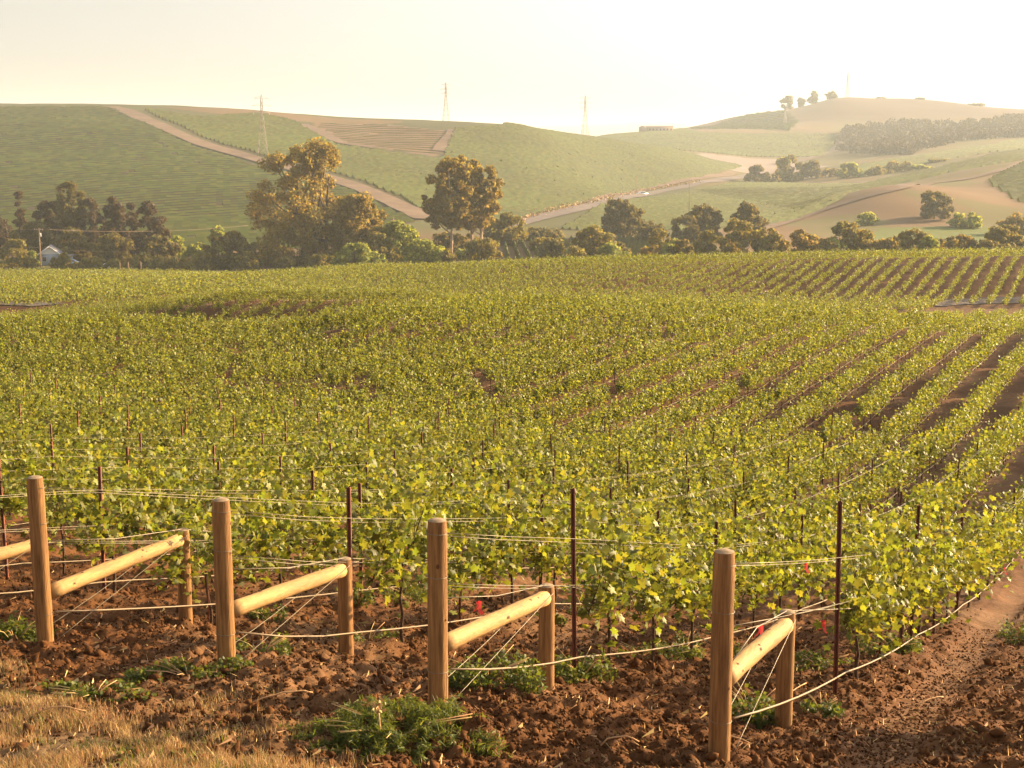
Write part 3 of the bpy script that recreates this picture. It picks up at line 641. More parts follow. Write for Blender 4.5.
blades('green_grass', x, y, rng.uniform(.03, .09, len(x)), rng.uniform(.004, .008, len(x)), M['weed'], 'sparse green shoots mixed into the dry grass at bottom left', 'grass', .8)
x, y = sample_near(4200, (8, 24)); 
blades('straw_litter', x, y, rng.uniform(.03, .16, len(x))*rng.random(len(x)), rng.uniform(.003, .006, len(x)), M['straw'], 'pale bits of straw and dead twigs littering the tilled soil', 'straw', flat=True)

def weed(px, py, wd, dp, ht, n, label, name='weed', kind='leafy', dmin=7.0, group=None):
    wd *= 1.25; dp *= 1.25; n = int(n * 1.3); X, Y = hit(px, py, dmin); z = h1(X, Y) + float(clod_h(np.array([X]), np.array([Y]))[0]); mb = MB(); rs = np.random.default_rng(int(px * 3 + py))
    if kind == 'ferny':
        stems = 110; P_ = []; 
        for s_ in range(stems):
            a = rs.uniform(0, 2*math.pi); r0 = rs.random() ** .6; bx, by = math.cos(a)*r0*wd*.42, math.sin(a)*r0*dp*.42; L = rs.uniform(.15, .32); t = np.linspace(0, 1, n // stems)
            dd = np.array([math.cos(a) * .7 + rs.normal()*.35 + .15, math.sin(a) * .7 + rs.normal()*.35]); q = np.stack([bx + dd[0]*L*t, by + dd[1]*L*t, ht * .8 * (np.sin(t * 2.3) * .8 * (1.1 - r0)) + .02], 1); P_.append(q + rs.normal(size=q.shape) * .012)
        p = np.concatenate(P_); p[:, 2] = np.maximum(p[:, 2], .01); base = (np.array([(-.09, 0, 0), (.09, 0, 0), (.03, 1, .1), (-.03, 1, .1)]), np.array([(0, 1, 2, 3)]))
        rot = rand_rot(len(p), rs, .2); scatter(mb, base, p, rs.uniform(.03, .07, len(p)), rot)
    else:
        r = np.sqrt(rs.random(n)); a = rs.uniform(0, 2*math.pi, n); cl = rs.integers(0, 12, n); cx = rs.uniform(-.38, .38, 12); cy = rs.uniform(-.38, .38, 12); chh = rs.uniform(.4, 1, 12)
        q = np.stack([(cx[cl] + r*np.cos(a)*.16) * wd, (cy[cl] + r*np.sin(a)*.16) * dp, rs.random(n) * ht * chh[cl] * (1 - r * .5) + .01], 1)
        scatter(mb, quadleaf(), q, rs.uniform(.02, .055, n), rand_rot(n, rs, .4))
    o = mb.obj('leaves', M['weed']); e = bpy.data.objects.new(name, None); COL.objects.link(e); e.location = (X, Y, z); o.parent = e; tag(e, label, 'weed', group)
    mb = MB()
    for _ in range(9):
        a = rs.uniform(0, 2*math.pi); tube(mb, [(0, 0, 0), (math.cos(a)*wd*.2, math.sin(a)*dp*.2, ht*.5), (math.cos(a)*wd*.38, math.sin(a)*dp*.38, ht*.7)], .004, 4)
    mb.obj('stem', M['straw'], e); return X, Y, z
wx = weed(396, 738, 1.2, .9, .26, 8000, 'broad feathery green weed mat at the foot of the middle end post', 'ground_weed', 'ferny')
weed(188, 674, .85, .5, .16, 700, 'low leafy weed sprawling beside the second wooden end post from the left')
weed(488, 690, .8, .7, .42, 1500, 'bushy green weed growing under the rail of the middle brace')
weed(578, 684, .65, .6, .42, 900, 'bushy green weed just right of the middle brace post')
weed(664, 658, .7, .5, .22, 2600, 'small feathery weed on the soil between the middle brace and the right post', kind='ferny')
weed(752, 722, .55, .5, .40, 700, 'green weed under the rail of the rightmost brace')
weed(14, 640, .7, .6, .35, 900, 'green weed left of the leftmost wooden end post at the picture edge')
weed(262, 655, .5, .4, .25, 300, 'sparse weed under the rail of the second brace from the left')
weed(95, 697, .8, .4, .10, 420, 'flat grey green weed at the edge of the dry grass')
weed(820, 672, .7, .6, .3, 520, 'thin pale weed at the foot of the bare steel stake')
weed(890, 660, .8, .6, .3, 500, 'dark low weed under the first vines of the right hand row')
weed(660, 575, 1.0, .8, .35, 500, 'patch of green weed under the vines right of the tall steel stake')
weed(1020, 640, .5, .5, .5, 700, 'clump of green leaves at the right picture edge above the wheel track')
rw = random.Random(3)
for q in range(16):
    i_ = rw.randrange(0, 4); t_ = rw.uniform(2.5, 9); x_, y_ = row_pt(i_, t_); p_ = project(x_ + rw.uniform(-.6, .6), y_, h1(x_, y_))
    weed(p_[0], p_[1], rw.uniform(.3, .7), rw.uniform(.3, .5), rw.uniform(.12, .35), 260, 'small green weed growing on the soil under the first vines', dmin=7, group='small weeds under the first vines')
# dead flower stalk and stone
X, Y = hit(379, 745, 7); z = h1(X, Y); e = bpy.data.objects.new('dead_flower', None); COL.objects.link(e); e.location = (X, Y, z); tag(e, 'dried flower stalk with pale seed head in the feathery weed mat', 'flower')
mb = MB(); tube(mb, [(0, 0, -.05), (.01, 0, .12), (0, .01, .27)], .006, 5); mb.obj('stem', M['straw'], e)
mb = MB(); a = rng.normal(size=(40, 3)) * .022 + [0, 0, .29]; scatter(mb, quadleaf(), a, np.full(40, .03), rand_rot(40, rng)); mb.obj('seed_head', M['straw'], e)

# twigs and vine prunings lying about
for (px, py, L, a) in [(283, 700, .5, .4), (455, 752, .35, 2.0), (735, 745, .45, 2.4), (790, 700, .9, 1.0), (620, 745, .3, .2), (930, 705, .4, .6), (60, 715, .4, .1)]:
    X, Y = hit(px, py, 7); z = h1(X, Y) + .03; t = np.linspace(-.5, .5, 7); mb = MB()
    tube(mb, np.stack([t*L*math.cos(a), t*L*math.sin(a), .06*np.cos(t*3) - .02 + rng.normal(size=7)*.008], 1), .006, 5)
    tag(mb.obj('dead_twig', M['straw'], loc=(X, Y, z)), 'pale dead vine cutting lying on the tilled soil', 'twig', 'dead vine cuttings on the soil')

# ------------------------------------------------------------------ vines of the second rise and the field at left
def row_points(poly, az, sp, step, jit=.05):
    poly = np.array(poly); d = np.array([math.sin(az), math.cos(az)]); n = np.array([d[1], -d[0]]); a = poly @ d; b = poly @ n
    A, B = np.meshgrid(np.arange(a.min(), a.max(), step), np.arange(b.min(), b.max(), sp)); X = A[..., None] * d + B[..., None] * n
    return X, in_poly(X[..., 0], X[..., 1], [tuple(q) for q in poly])
def fan(u0, u1, D0, D1, m=40):
    us = np.linspace(u0, u1, m); return [(u * D0(u), D0(u)) for u in us] + [(u * D1(u), D1(u)) for u in us[::-1]]
X, k_ = row_points(fan(-.18, .44, lambda u: 200 if u > .305 else 183, lambda u: 292), ROWDIR, 2.15, 1.6); p = X[k_]; p = p[rng.random(len(p)) > .03]
vine_mass('hillside_vines', p, 130, .19, 'vines in clear parallel rows on the low rise behind the near field at right', 'grapevines', RZ, trunks=False)
X, k_ = row_points(fan(-.44, -.10, lambda u: 172, lambda u: 348), ROWDIR, 2.6, 1.7); p = X[k_]; p = p[(rng.random(len(p)) > .03) & ((p[:, 0] / p[:, 1] < -.178) | (p[:, 1] > 294))]
vine_mass('level_vines', p, 56, .26, 'pale green vines of the level field at far left in front of the pines', 'grapevines', RZ, trunks=False)
def hedges(name, poly, az, sp, step, h, wd, label, parent_kind='grapevines', gapf=.01, hole=None):
    X, k_ = row_points(poly, az, sp, step); n = np.array([math.cos(az), -math.sin(az)]); Z = hz(X[..., 0], X[..., 1]); sh = Z.shape
    j = lambda a: rng.uniform(-a, a, sh); c = X + n * j(.10)[..., None]; hh = h * (1 + j(.22)); L = np.concatenate([c - n * (wd/2 + j(.12))[..., None], (Z + .1)[..., None]], -1)
    T = np.concatenate([c + n * j(.2)[..., None], (Z + hh)[..., None]], -1); Rr = np.concatenate([c + n * (wd/2 + j(.15))[..., None], (Z + .1)[..., None]], -1)
    if hole: k_ &= ~in_poly(X[..., 0], X[..., 1], hole)
    ok = k_[:, :-1] & k_[:, 1:] & (rng.random((sh[0], sh[1] - 1)) > gapf); mb = MB()
    for P1, P2 in ((L, T), (T, Rr)):
        q = np.stack([P1[:, :-1], P1[:, 1:], P2[:, 1:], P2[:, :-1]], 2)[ok]; mb.add(q.reshape(-1, 3), np.arange(len(q) * 4).reshape(-1, 4))
    return tag(mb.obj(name, M['hedge']), label, parent_kind, kind='stuff')
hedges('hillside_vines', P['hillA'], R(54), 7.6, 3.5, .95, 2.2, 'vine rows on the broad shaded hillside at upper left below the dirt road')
hedges('hillside_vines', [q for q in P['hillB']], R(36), 3.6, 3, 1.5, 1.9, 'vine rows on the sunlit hill behind the eucalyptus trees right of the dirt road', hole=P['brown'])
hedges('hillside_vines', P['brown'], R(86), 11.0, 6, .45, 1.8, 'sparse young vine rows on the brown patch high on the middle hill')
hedges('hillside_vines', P['fieldE'], R(38), 3.6, 3, 1.5, 2.0, 'vine rows on the flat valley floor right of the valley road')
hedges('hillside_vines', P['ribbon'], R(50), 3.2, 5, 1.6, 2.0, 'vine rows on the strip above the diagonal dirt road at right')
hedges('hillside_vines', P['greenF'], R(40), 5, 5, 1.8, 2.8, 'hazy vine rows on the far slope below the long low winery building')
hedges('hillside_vines', P['vinesG'], R(-14), 16.0, 8, 2.6, 1.6, 'vine rows standing out like teeth along the far ridge at right')
hedges('hillside_vines', P['rightH'], R(58), 3.6, 4, 1.4, 1.7, 'vine rows on the slope at the right picture edge below the dirt road')
hedges('hillside_vines', P['slope'], R(40), 4.5, 7, 1.6, 2.6, 'hazy vine rows between the far tree belt and the dark oak wood')
hedges('valley_vines', P['valley'], R(-1), 3.0, 3, 1.7, 1.1, 'striped vine rows glimpsed between the trees in the hollow')
# golden grass verge along the valley road
def verge():
    pts = [(505,225),(540,213),(580,204),(640,191.5),(700,182)]; W = []
    for a, b in zip(pts[:-1], pts[1:]):
        for t in np.linspace(0, 1, 60, endpoint=False): W.append(hit(a[0]+(b[0]-a[0])*t, a[1]+(b[1]-a[1])*t, 560))
    W = np.repeat(np.array(W), 9, 0) + rng.normal(size=(len(W)*9, 2)) * [2.5, 2.5]; z = hz(W[:, 0], W[:, 1]) + rng.random(len(W)) * 1.3
    mb = MB(); scatter(mb, quadleaf(), np.stack([W[:, 0], W[:, 1], z], 1), rng.uniform(.5, 1.2, len(W)), rand_rot(len(W), rng)); tag(mb.obj('verge_grass', M['straw']), 'tall golden grass along the edge of the valley road', 'grass', kind='stuff')
verge()

# ------------------------------------------------------------------ trees
ENV = {
 'oak': [(0, .55), (.2, .9), (.45, 1), (.7, .85), (.9, .5), (1, .15)], 'bush': [(0, .8), (.3, 1), (.6, .9), (.85, .55), (1, .2)],
 'euc': [(.28, .35), (.4, .85), (.55, 1), (.7, .9), (.85, .7), (1, .3)], 'pine': [(.1, .7), (.3, 1), (.5, .85), (.7, .75), (.85, .5), (1, .15)],
 'spire': [(.05, .8), (.2, 1), (.4, .7), (.6, .5), (.8, .3), (1, .05)], 'ball': [(.35, .3), (.5, .8), (.7, 1), (.88, .8), (1, .25)],
}
def tree(px, ytop, D, wpx, kind, label, material, name='tree', group=None, bark='trunk', env=None, dens=1.0, ybase=None, trunks=1, cat=None):
    if kind == 'pine': wpx *= 1.25
    X, Y, z = at(px, D); mpp = D / F; H = top_z(ytop, D) - z; Wd = wpx * mpp / 2; rs = np.random.default_rng(int(px * 7 + ytop * 3 + D))
    E_ = env or [(a, 0, b) for a, b in ENV[kind]]; tt = [q[0] for q in E_]; t0 = tt[0]
    H = max(H, 1.5); leaf = max(.42, 2.6 * mpp); vis = (H * (1 - t0)) / mpp * wpx
    ncl = int(np.clip(vis / 26, 30, 190)); nleaf = int(np.clip(vis * 3.2 * dens, 350, 34000)); cr = (H * (1 - t0) * Wd * 2 / ncl) ** .5 * (.8 if kind in ('ball', 'spire') else 1.0)
    tg = np.linspace(t0, 1, 60); wg = np.interp(tg, tt, [q[2] for q in E_]) ** (.35 if kind == 'spire' else 1.1) + .05; t = np.interp(rs.random(ncl), np.cumsum(wg) / wg.sum(), tg); wv = np.interp(t, tt, [q[2] for q in E_]) * Wd; xo = np.interp(t, tt, [q[1] for q in E_]) * Wd
    a = rs.uniform(0, 2*math.pi, ncl); r = rs.random(ncl) ** .42 * np.maximum(wv - cr * .4, .05 * Wd)
    C = np.stack([xo + r*np.cos(a), r*np.sin(a) * .85, np.clip(t * H, cr * .6, H - cr * .6)], 1); CR = cr * rs.uniform(.65, 1.2, ncl)
    if kind in ('spire', 'pine'): CR *= .85
    ci = rs.integers(0, ncl, nleaf); d = rs.normal(size=(nleaf, 3)); d[:, 2] += .25; d /= np.linalg.norm(d, axis=1)[:, None]
    p = C[ci] + d * (CR[ci] * (rs.random(nleaf) ** .35) * rs.uniform(.85, 1.15, nleaf))[:, None] * np.array([1, 1, .8 if kind != 'spire' else .45]); p[:, 2] = np.maximum(p[:, 2], .2)
    rot = rand_rot(nleaf, rs); zz = d + rs.normal(size=d.shape) * .6; zz /= np.linalg.norm(zz, axis=1)[:, None]
    yy = rot[:, :, 1] - (rot[:, :, 1] * zz).sum(1)[:, None] * zz; yy /= np.linalg.norm(yy, axis=1)[:, None]; rot = np.stack([np.cross(yy, zz), yy, zz], -1)
    e = bpy.data.objects.new(name, None); COL.objects.link(e); e.location = (X, Y, z); tag(e, label, cat or ('bush' if kind == 'bush' else 'tree'), group)
    mb = MB(); scatter(mb, quadleaf(), p, rs.uniform(.6, 1.3, nleaf) * leaf, rot); mb.obj('crown', M[material], e)
    mb = MB(); r0 = max(H * .022, .12)
    for q in range(trunks):
        ox = (q - (trunks - 1) / 2) * min(Wd * .35, H * .09); top = np.array([ox * 1.5 + rs.normal() * .3, 0, H * .7]); s_ = np.linspace(0, 1, 8)[:, None]
        pts = np.array([ox, 0, -.5]) + (top - np.array([ox, 0, -.5])) * s_; pts[:, 0] += np.sin(s_[:, 0] * 4 + q) * H * .012; tube(mb, pts, np.linspace(r0 * .8, r0 * .25, 8), 7)
        for c in C[rs.integers(0, ncl, 7)]:
            f_ = rs.uniform(.3, .65); st = pts[int(f_ * 7)]; mid_ = (st + c) / 2 + [0, 0, -.03 * H]; tube(mb, [st, mid_, c], [r0 * .45, r0 * .3, r0 * .12], 5)
    mb.obj('trunk', M[bark], e); return e
T = tree
G1 = 'dark pines left of the big eucalyptus'; 
T(22, 190, 440, 22, 'spire', 'slim pointed conifer rising near the left picture edge', 'pine', 'conifer')
T(-2, 213, 430, 34, 'pine', 'dark pine cut off by the left picture edge', 'pine', 'pine_tree')
T(73, 182, 425, 34, 'ball', 'tall round topped tree catching light, highest in the left grove', 'oak', 'tree')
T(52, 198, 428, 36, 'pine', 'dark tree leaning against the round topped one from the left', 'pine', 'pine_tree')
T(93, 198, 425, 28, 'pine', 'dark pine just right of the round topped tree', 'pine', 'pine_tree')
T(115, 197, 430, 30, 'pine', 'dark pine in the middle of the left grove between two others', 'pine', 'pine_tree')
T(132, 203, 436, 24, 'pine', 'narrow dark pine just left of the broad one', 'pine', 'pine_tree')
T(151, 201, 420, 36, 'pine', 'broad dark pine at the right end of the left grove', 'pine', 'pine_tree')
T(35, 222, 420, 50, 'oak', 'dark tree mass behind the house at far left', 'oak', 'oak_tree')
T(75, 228, 415, 44, 'oak', 'dark rounded tree behind the utility pole and the cars', 'oak', 'oak_tree')
T(112, 234, 405, 56, 'oak', 'wide drooping dark tree below the pines', 'oak', 'oak_tree')
T(160, 236, 412, 46, 'oak', 'low dark tree under the broad pine', 'oak', 'oak_tree')
T(18, 240, 388, 36, 'bush', 'rounded olive bush left of the small house', 'bush', 'bush')
T(33, 251, 382, 14, 'light', 'bright yellow green bush touching the house wall', 'light', 'bush', env=[(0,0,.8),(.5,0,1),(1,0,.3)], cat='bush')
T(1, 262, 378, 16, 'bush', 'small green bush at the left picture edge on the field margin', 'bush', 'bush')
T(12, 264, 374, 14, 'bush', 'low orange brown bush on the field margin left of the utility pole', 'euc', 'bush')
T(62, 255, 384, 11, 'bush', 'small bush just right of the house', 'bush', 'bush')
T(86, 258, 380, 18, 'bush', 'rounded bush between the two parked cars', 'bush', 'bush')
for q, (px, yt, w_, lb) in enumerate([(143, 253, 22, 'largest of the four rounded bushes in a line at the field edge'), (160, 256, 15, 'second of the four rounded bushes in a line at the field edge'), (173, 257, 14, 'third of the four rounded bushes in a line at the field edge'), (186, 258, 16, 'rightmost of the four rounded bushes in a line at the field edge')]):
    T(px, yt, 372, w_, 'bush', lb, 'bush', 'bush', 'four rounded bushes at the field edge')
T(176, 236, 432, 30, 'bush', 'pale green bush in the gap right of the pines', 'light', 'bush')
T(197, 242, 425, 26, 'bush', 'pale green low bush nearer the big eucalyptus', 'light', 'bush')
T(219, 227, 450, 26, 'bush', 'small pale treetop peeping over the dark round tree', 'light', 'bush')
T(232, 231, 385, 62, 'oak', 'dark round spreading tree left of the big eucalyptus', 'oak', 'oak_tree')
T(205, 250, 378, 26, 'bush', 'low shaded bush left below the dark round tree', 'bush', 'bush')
big = [(0,0,.9),(.12,0,1.0),(.3,0,1),(.45,-.03,.95),(.55,-.05,.75),(.68,-.12,.42),(.8,-.13,.52),(.92,-.06,.5),(1,.05,.3)]
T(314, 139, 405, 152, 'euc', 'largest tree, a huge golden green eucalyptus with a spreading lumpy crown', 'euc', 'eucalyptus_tree', env=big, dens=1.1, trunks=3)
T(358, 195, 398, 58, 'euc', 'lower eucalyptus crown leaning out at the right of the largest tree', 'euc', 'eucalyptus_tree', env=[(.1,-.3,.7),(.4,-.1,.9),(.6,0,1),(.8,0,.7),(1,0,.3)])
T(355, 243, 372, 48, 'bush', 'pale rounded bush in front of the largest eucalyptus', 'light', 'bush')
T(398, 221, 398, 52, 'bush', 'yellow green dome shaped tree right of the largest eucalyptus', 'light', 'bush')
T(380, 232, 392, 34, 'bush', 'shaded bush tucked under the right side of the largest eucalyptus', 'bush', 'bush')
T(424, 239, 378, 48, 'bush', 'broad pale bush left of the two eucalyptus trunks', 'light', 'bush')
T(451, 153, 425, 60, 'euc', 'tall slender eucalyptus with a pale trunk, left of the pair', 'euc', 'eucalyptus_tree', bark='paletrunk', env=[(.27,-.1,.5),(.38,-.1,.95),(.55,0,1),(.75,0,.8),(.9,.05,.55),(1,.05,.25)])
T(476, 160, 432, 52, 'euc', 'tall eucalyptus with two pale trunks, right of the pair', 'euc', 'eucalyptus_tree', bark='paletrunk', trunks=2, env=[(.27,0,.5),(.38,0,.95),(.55,.1,1),(.75,.1,.95),(.9,-.05,.7),(1,-.1,.3)])
T(482, 238, 380, 46, 'bush', 'rounded dark green bush at the foot of the right eucalyptus', 'bush', 'bush')
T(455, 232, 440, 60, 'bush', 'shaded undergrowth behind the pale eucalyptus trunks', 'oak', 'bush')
T(508, 213, 470, 50, 'bush', 'slanting olive bush right of the tall eucalyptus pair', 'bush', 'bush')
T(540, 238, 440, 26, 'bush', 'small bush overlapping the striped vines in the hollow', 'bush', 'bush')
T(538, 228, 500, 60, 'bush', 'long low dark hedge above the striped vines', 'oak', 'bush')
T(552, 236, 395, 30, 'bush', 'small ragged tree in front of the striped vines', 'bush', 'bush')
T(593, 226, 392, 54, 'oak', 'spreading ragged tree right of the striped vines', 'bush', 'oak_tree')
T(612, 243, 378, 40, 'bush', 'grey green low bush below the ragged tree', 'light', 'bush')
T(621, 200, 520, 50, 'oak', 'dark dome shaped oak standing beside the valley road', 'oak', 'oak_tree', env=[(0,0,.7),(.3,0,1),(.6,0,.98),(.85,0,.75),(1,0,.3)])
T(650, 222, 500, 36, 'oak', 'low dark tree between the dome shaped oak and the next grove', 'oak', 'oak_tree')
T(660, 228, 390, 34, 'bush', 'leaning green bush left of the small grey green one', 'bush', 'bush')
T(672, 240, 376, 30, 'bush', 'small grey green bush in front of the middle tree belt', 'light', 'bush')
T(706, 205, 500, 44, 'oak', 'dark round tree at the left of the central valley grove', 'oak', 'oak_tree')
T(685, 216, 492, 34, 'oak', 'lower dark tree joined to the central valley grove', 'oak', 'oak_tree')
T(747, 202, 505, 38, 'oak', 'reddish dark tree at the right of the central valley grove', 'oak', 'oak_tree')
T(706, 231, 385, 30, 'bush', 'rounded green bush in the front belt below the grove', 'bush', 'bush')
T(740, 218, 392, 46, 'oak', 'taller olive tree in the front belt near the picture centre right', 'bush', 'oak_tree')
T(768, 228, 388, 34, 'bush', 'ragged bush in the front belt left of the dirt road end', 'bush', 'bush')
T(800, 229, 392, 42, 'bush', 'brownish thicket in the front belt above the right hand rows', 'euc', 'bush')
T(848, 222, 388, 58, 'oak', 'spreading olive tree in the front belt below the brown knoll', 'bush', 'oak_tree')
T(882, 236, 384, 32, 'bush', 'low brownish bush right of the spreading olive tree', 'euc', 'bush')
T(912, 229, 388, 44, 'bush', 'green thicket in the front belt below the knoll tree', 'bush', 'bush')
T(958, 234, 392, 50, 'bush', 'hazy brown thicket in the front belt at right', 'euc', 'bush')
T(1004, 225, 390, 60, 'oak', 'broad olive tree in the front belt at the right edge', 'bush', 'oak_tree')
T(826, 238, 380, 26, 'bush', 'small bush between the brownish thicket and the olive tree', 'bush', 'bush')
T(934, 191, 610, 42, 'oak', 'dark round oak standing alone on the side of the brown knoll', 'oak', 'oak_tree')
T(866, 213, 590, 26, 'bush', 'pale bush on the lower knoll left of the lone oak', 'light', 'bush')
T(966, 212, 585, 34, 'bush', 'pale green bush on the lower knoll right of the lone oak', 'light', 'bush')
T(1015, 214, 560, 36, 'bush', 'reddish bush on the lower knoll at the right edge', 'euc', 'bush')
for px, yt, D, w_, m_, lb in [(756, 165, 1180, 26, 'oak', 'leftmost dark tree of the hazy far belt'), (787, 156, 1200, 32, 'bush', 'tallest tree of the hazy far belt'), (812, 161, 1200, 24, 'oak', 'dark tree of the far belt right of the tallest'),
    (830, 169, 1210, 24, 'oak', 'low tree of the far belt left of the pale one'), (848, 163, 1180, 26, 'light', 'pale yellow green tree of the far belt'), (878, 166, 1180, 30, 'bush', 'rounded hazy tree right of the pale one in the far belt'),
    (900, 161, 1200, 32, 'bush', 'tall hazy tree near the right end of the far belt'), (921, 165, 1180, 26, 'light', 'pale tree at the right end of the far belt'), (940, 167, 1260, 26, 'bush', 'faint last tree trailing off the far belt'), (771, 174, 1150, 20, 'oak', 'low bush in front of the far belt at its left')]:
    T(px, yt, D, w_, 'oak', lb, m_, 'tree', 'trees of the hazy far belt', env=[(0,0,.8),(.3,0,1),(.6,0,.9),(.85,0,.6),(1,0,.25)])
for px, yt, D, w_, lb in [(787, 96, 2610, 15, 'leftmost oak on the bare ridge top'), (801, 98, 2640, 9, 'small tree second from left on the bare ridge top'), (813, 91.5, 2650, 13, 'airy oak third from left on the bare ridge top'),
    (832, 91.5, 2660, 14, 'rounded oak fourth from left on the bare ridge top'), (881, 98.5, 2700, 9, 'tiny bush on the ridge between the oaks'), (920, 101, 2660, 10, 'small low oak on the descending ridge'), (976, 104, 2600, 17, 'round dark oak far right on the ridge')]:
    T(px, yt, D, w_, 'oak', lb, 'oak', 'oak_tree', 'oaks on the bare far ridge', env=[(0,0,.6),(.35,0,.9),(.6,0,1),(.85,0,.7),(1,0,.3)])
rb = random.Random(5)
px = 128
while px < 1030:
    if 492 < px < 572 or 616 < px < 652: px += 8; continue
    D = rb.uniform(372, 402); cr_y = np.interp(px, [128, 250, 400, 512, 640, 768, 1024], [268, 264, 258, 256, 251, 248, 246])
    T(px, cr_y - rb.uniform(4, 13), D, rb.uniform(22, 38), 'bush', 'low bush in the continuous thicket line behind the rise', rb.choice(['bush', 'bush', 'oak', 'light', 'euc']), 'bush', 'low bushes of the thicket line'); px += rb.uniform(16, 30)
for px, yt, w_ in ((66, 252, 16), (54, 257, 12), (97, 256, 20), (30, 256, 18), (78, 262, 16), (114, 259, 18)):
    T(px, yt, 371, w_, 'bush', 'small shrub of the hedge in front of the house and cars', 'bush', 'bush', 'small shrubs in front of the house')
# oak wood on the far slope reads as one mass
poly = wpoly([(838,150),(845,131),(880,128),(905,124),(950,126),(1040,117),(1040,138),(960,142),(905,156),(870,155)], 1500); xs, ys = zip(*poly)
px_ = rng.uniform(min(xs), max(xs), 2600); py_ = rng.uniform(min(ys), max(ys), 2600); k_ = in_poly(px_, py_, poly); px_, py_ = px_[k_][:420], py_[k_][:420]
mb = MB()
for a, b in zip(px_, py_):
    r_ = rng.uniform(5, 9); n = 90; d = rng.normal(size=(n, 3)); d /= np.linalg.norm(d, axis=1)[:, None]; d[:, 2] = np.abs(d[:, 2]); scatter(mb, quadleaf(), np.array([a, b, h1(a, b) + 1]) + d * r_ * rng.uniform(.8, 1.1, (n, 1)) * [1, 1, 1.3], rng.uniform(2, 3.5, n), rand_rot(n, rng))
tag(mb.obj('oak_wood', M['wood_oak']), 'dark oak wood covering the slope below the bare ridge at right', 'wood', kind='stuff')

# ------------------------------------------------------------------ transmission towers
def tower(px, ytop, D, label):
    X, Y, z = at(px, D); H = top_z(ytop, D) - z; e = bpy.data.objects.new('transmission_tower', None); COL.objects.link(e); e.location = (X, Y, z); e.rotation_euler = (0, 0, .3)
    tag(e, label, 'pylon', 'steel transmission towers on the hills'); th = .10 if D < 950 else .085 * D / 900; wb, wt = H * .085, H * .016
    wz = lambda q: wb + (wt - wb) * min(1, q / .72) ** .8
    mb = MB(); lv = [0, .14, .28, .40, .51, .61, .70, .80, .90]
    for sx, sy in ((-1,-1),(1,-1),(1,1),(-1,1)):
        g = MB(); tube(g, [(sx*wz(q), sy*wz(q), q*H - (.5 if q == 0 else 0)) for q in lv] + [(0, 0, H)], th, 4); g.obj('leg', M['steel'], e)
    for a, b in zip(lv[:-1], lv[1:]):
        for (s1, s2) in (((-1,-1),(1,-1)), ((1,-1),(1,1)), ((1,1),(-1,1)), ((-1,1),(-1,-1))):
            tube(mb, [(s1[0]*wz(a), s1[1]*wz(a), a*H), (s2[0]*wz(b), s2[1]*wz(b), b*H)], th*.6, 3); tube(mb, [(s2[0]*wz(a), s2[1]*wz(a), a*H), (s1[0]*wz(b), s1[1]*wz(b), b*H)], th*.6, 3)
            tube(mb, [(s1[0]*wz(b), s1[1]*wz(b), b*H), (s2[0]*wz(b), s2[1]*wz(b), b*H)], th*.6, 3)
    mb.obj('lattice', M['steel'], e)
    for q, L in ((.70, .13), (.81, .16), (.93, .12)):
        g = MB(); tube(g, [(-L*H, 0, q*H), (L*H, 0, q*H)], th*.8, 4); tube(g, [(-L*H, 0, q*H), (0, 0, (q + .04)*H), (L*H, 0, q*H)], th*.6, 4); ar = g.obj('cross_arm', M['steel'], e)
        g = MB()
        for s_ in (-1, 1): tube(g, [(s_*L*H, 0, q*H), (s_*L*H, 0, q*H - .035*H)], th, 5)
        g.obj('insulator', M['ceramic'], ar)
tower(263, 94, hit(263, 156, 470)[1], 'nearest steel pylon beside the dirt road on the left hill')
tower(446, 82, 1135, 'pale pylon on the crest of the middle hill')
tower(585, 95, 1290, 'pale pylon rising behind the right shoulder of the middle hill')
tower(785, 105, 2280, 'faint short pylon on the slope below the ridge oaks')
tower(847, 72, 2760, 'faintest pylon rising behind the bare far ridge')

# ------------------------------------------------------------------ utility poles and lines
POLEZ = {}
def upole(px, ytop, D, label, arm=True, can=False, name='utility_pole'):
    X, Y, z = at(px, D); H = top_z(ytop, D) - z; e = bpy.data.objects.new(name, None); COL.objects.link(e); e.location = (X, Y, z); tag(e, label, 'utility pole', 'wooden utility poles')
    mb = MB(); tube(mb, [(0, 0, -.5), (0, 0, H)], [.20, .13], 8); mb.obj('pole', M['pole'], e); POLEZ[px] = (X, Y, z, H)
    if arm:
        mb = MB(); box(mb, (0, -.16, H - .5), (2.4, .14, .16)); a = mb.obj('cross_arm', M['pole'], e)
        for s_ in (-1.1, -.5, .5, 1.1):
            mb = MB(); tube(mb, [(s_, -.16, H - .42), (s_, -.16, H - .2)], [.06, .05], 6); mb.obj('insulator', M['ceramic'], a)
    if can:
        mb = MB(); tube(mb, [(.35, -.1, H - 2.4), (.35, -.1, H - 2.3), (.35, -.1, H - 1.5), (.35, -.1, H - 1.4)], [.18, .26, .26, .16], 12); mb.obj('transformer', M['ceramic'], e)
upole(41, 228, 386, 'wooden utility pole with cross arm and transformer standing by the house', True, True)
upole(58, 234, 418, 'plain grey pole behind the house roof', False)
upole(636, 176, 960, 'thin utility pole beside the white vehicle on the valley road')
upole(571, 186, 850, 'faint utility pole at the left end of the valley road', False)
upole(689, 178, 640, 'utility pole standing in the flat green field beyond the central grove', False)
upole(394, 217, 402, 'thin pale pole sticking up from the yellow green dome tree', False)
X, Y, z, H = POLEZ[41]
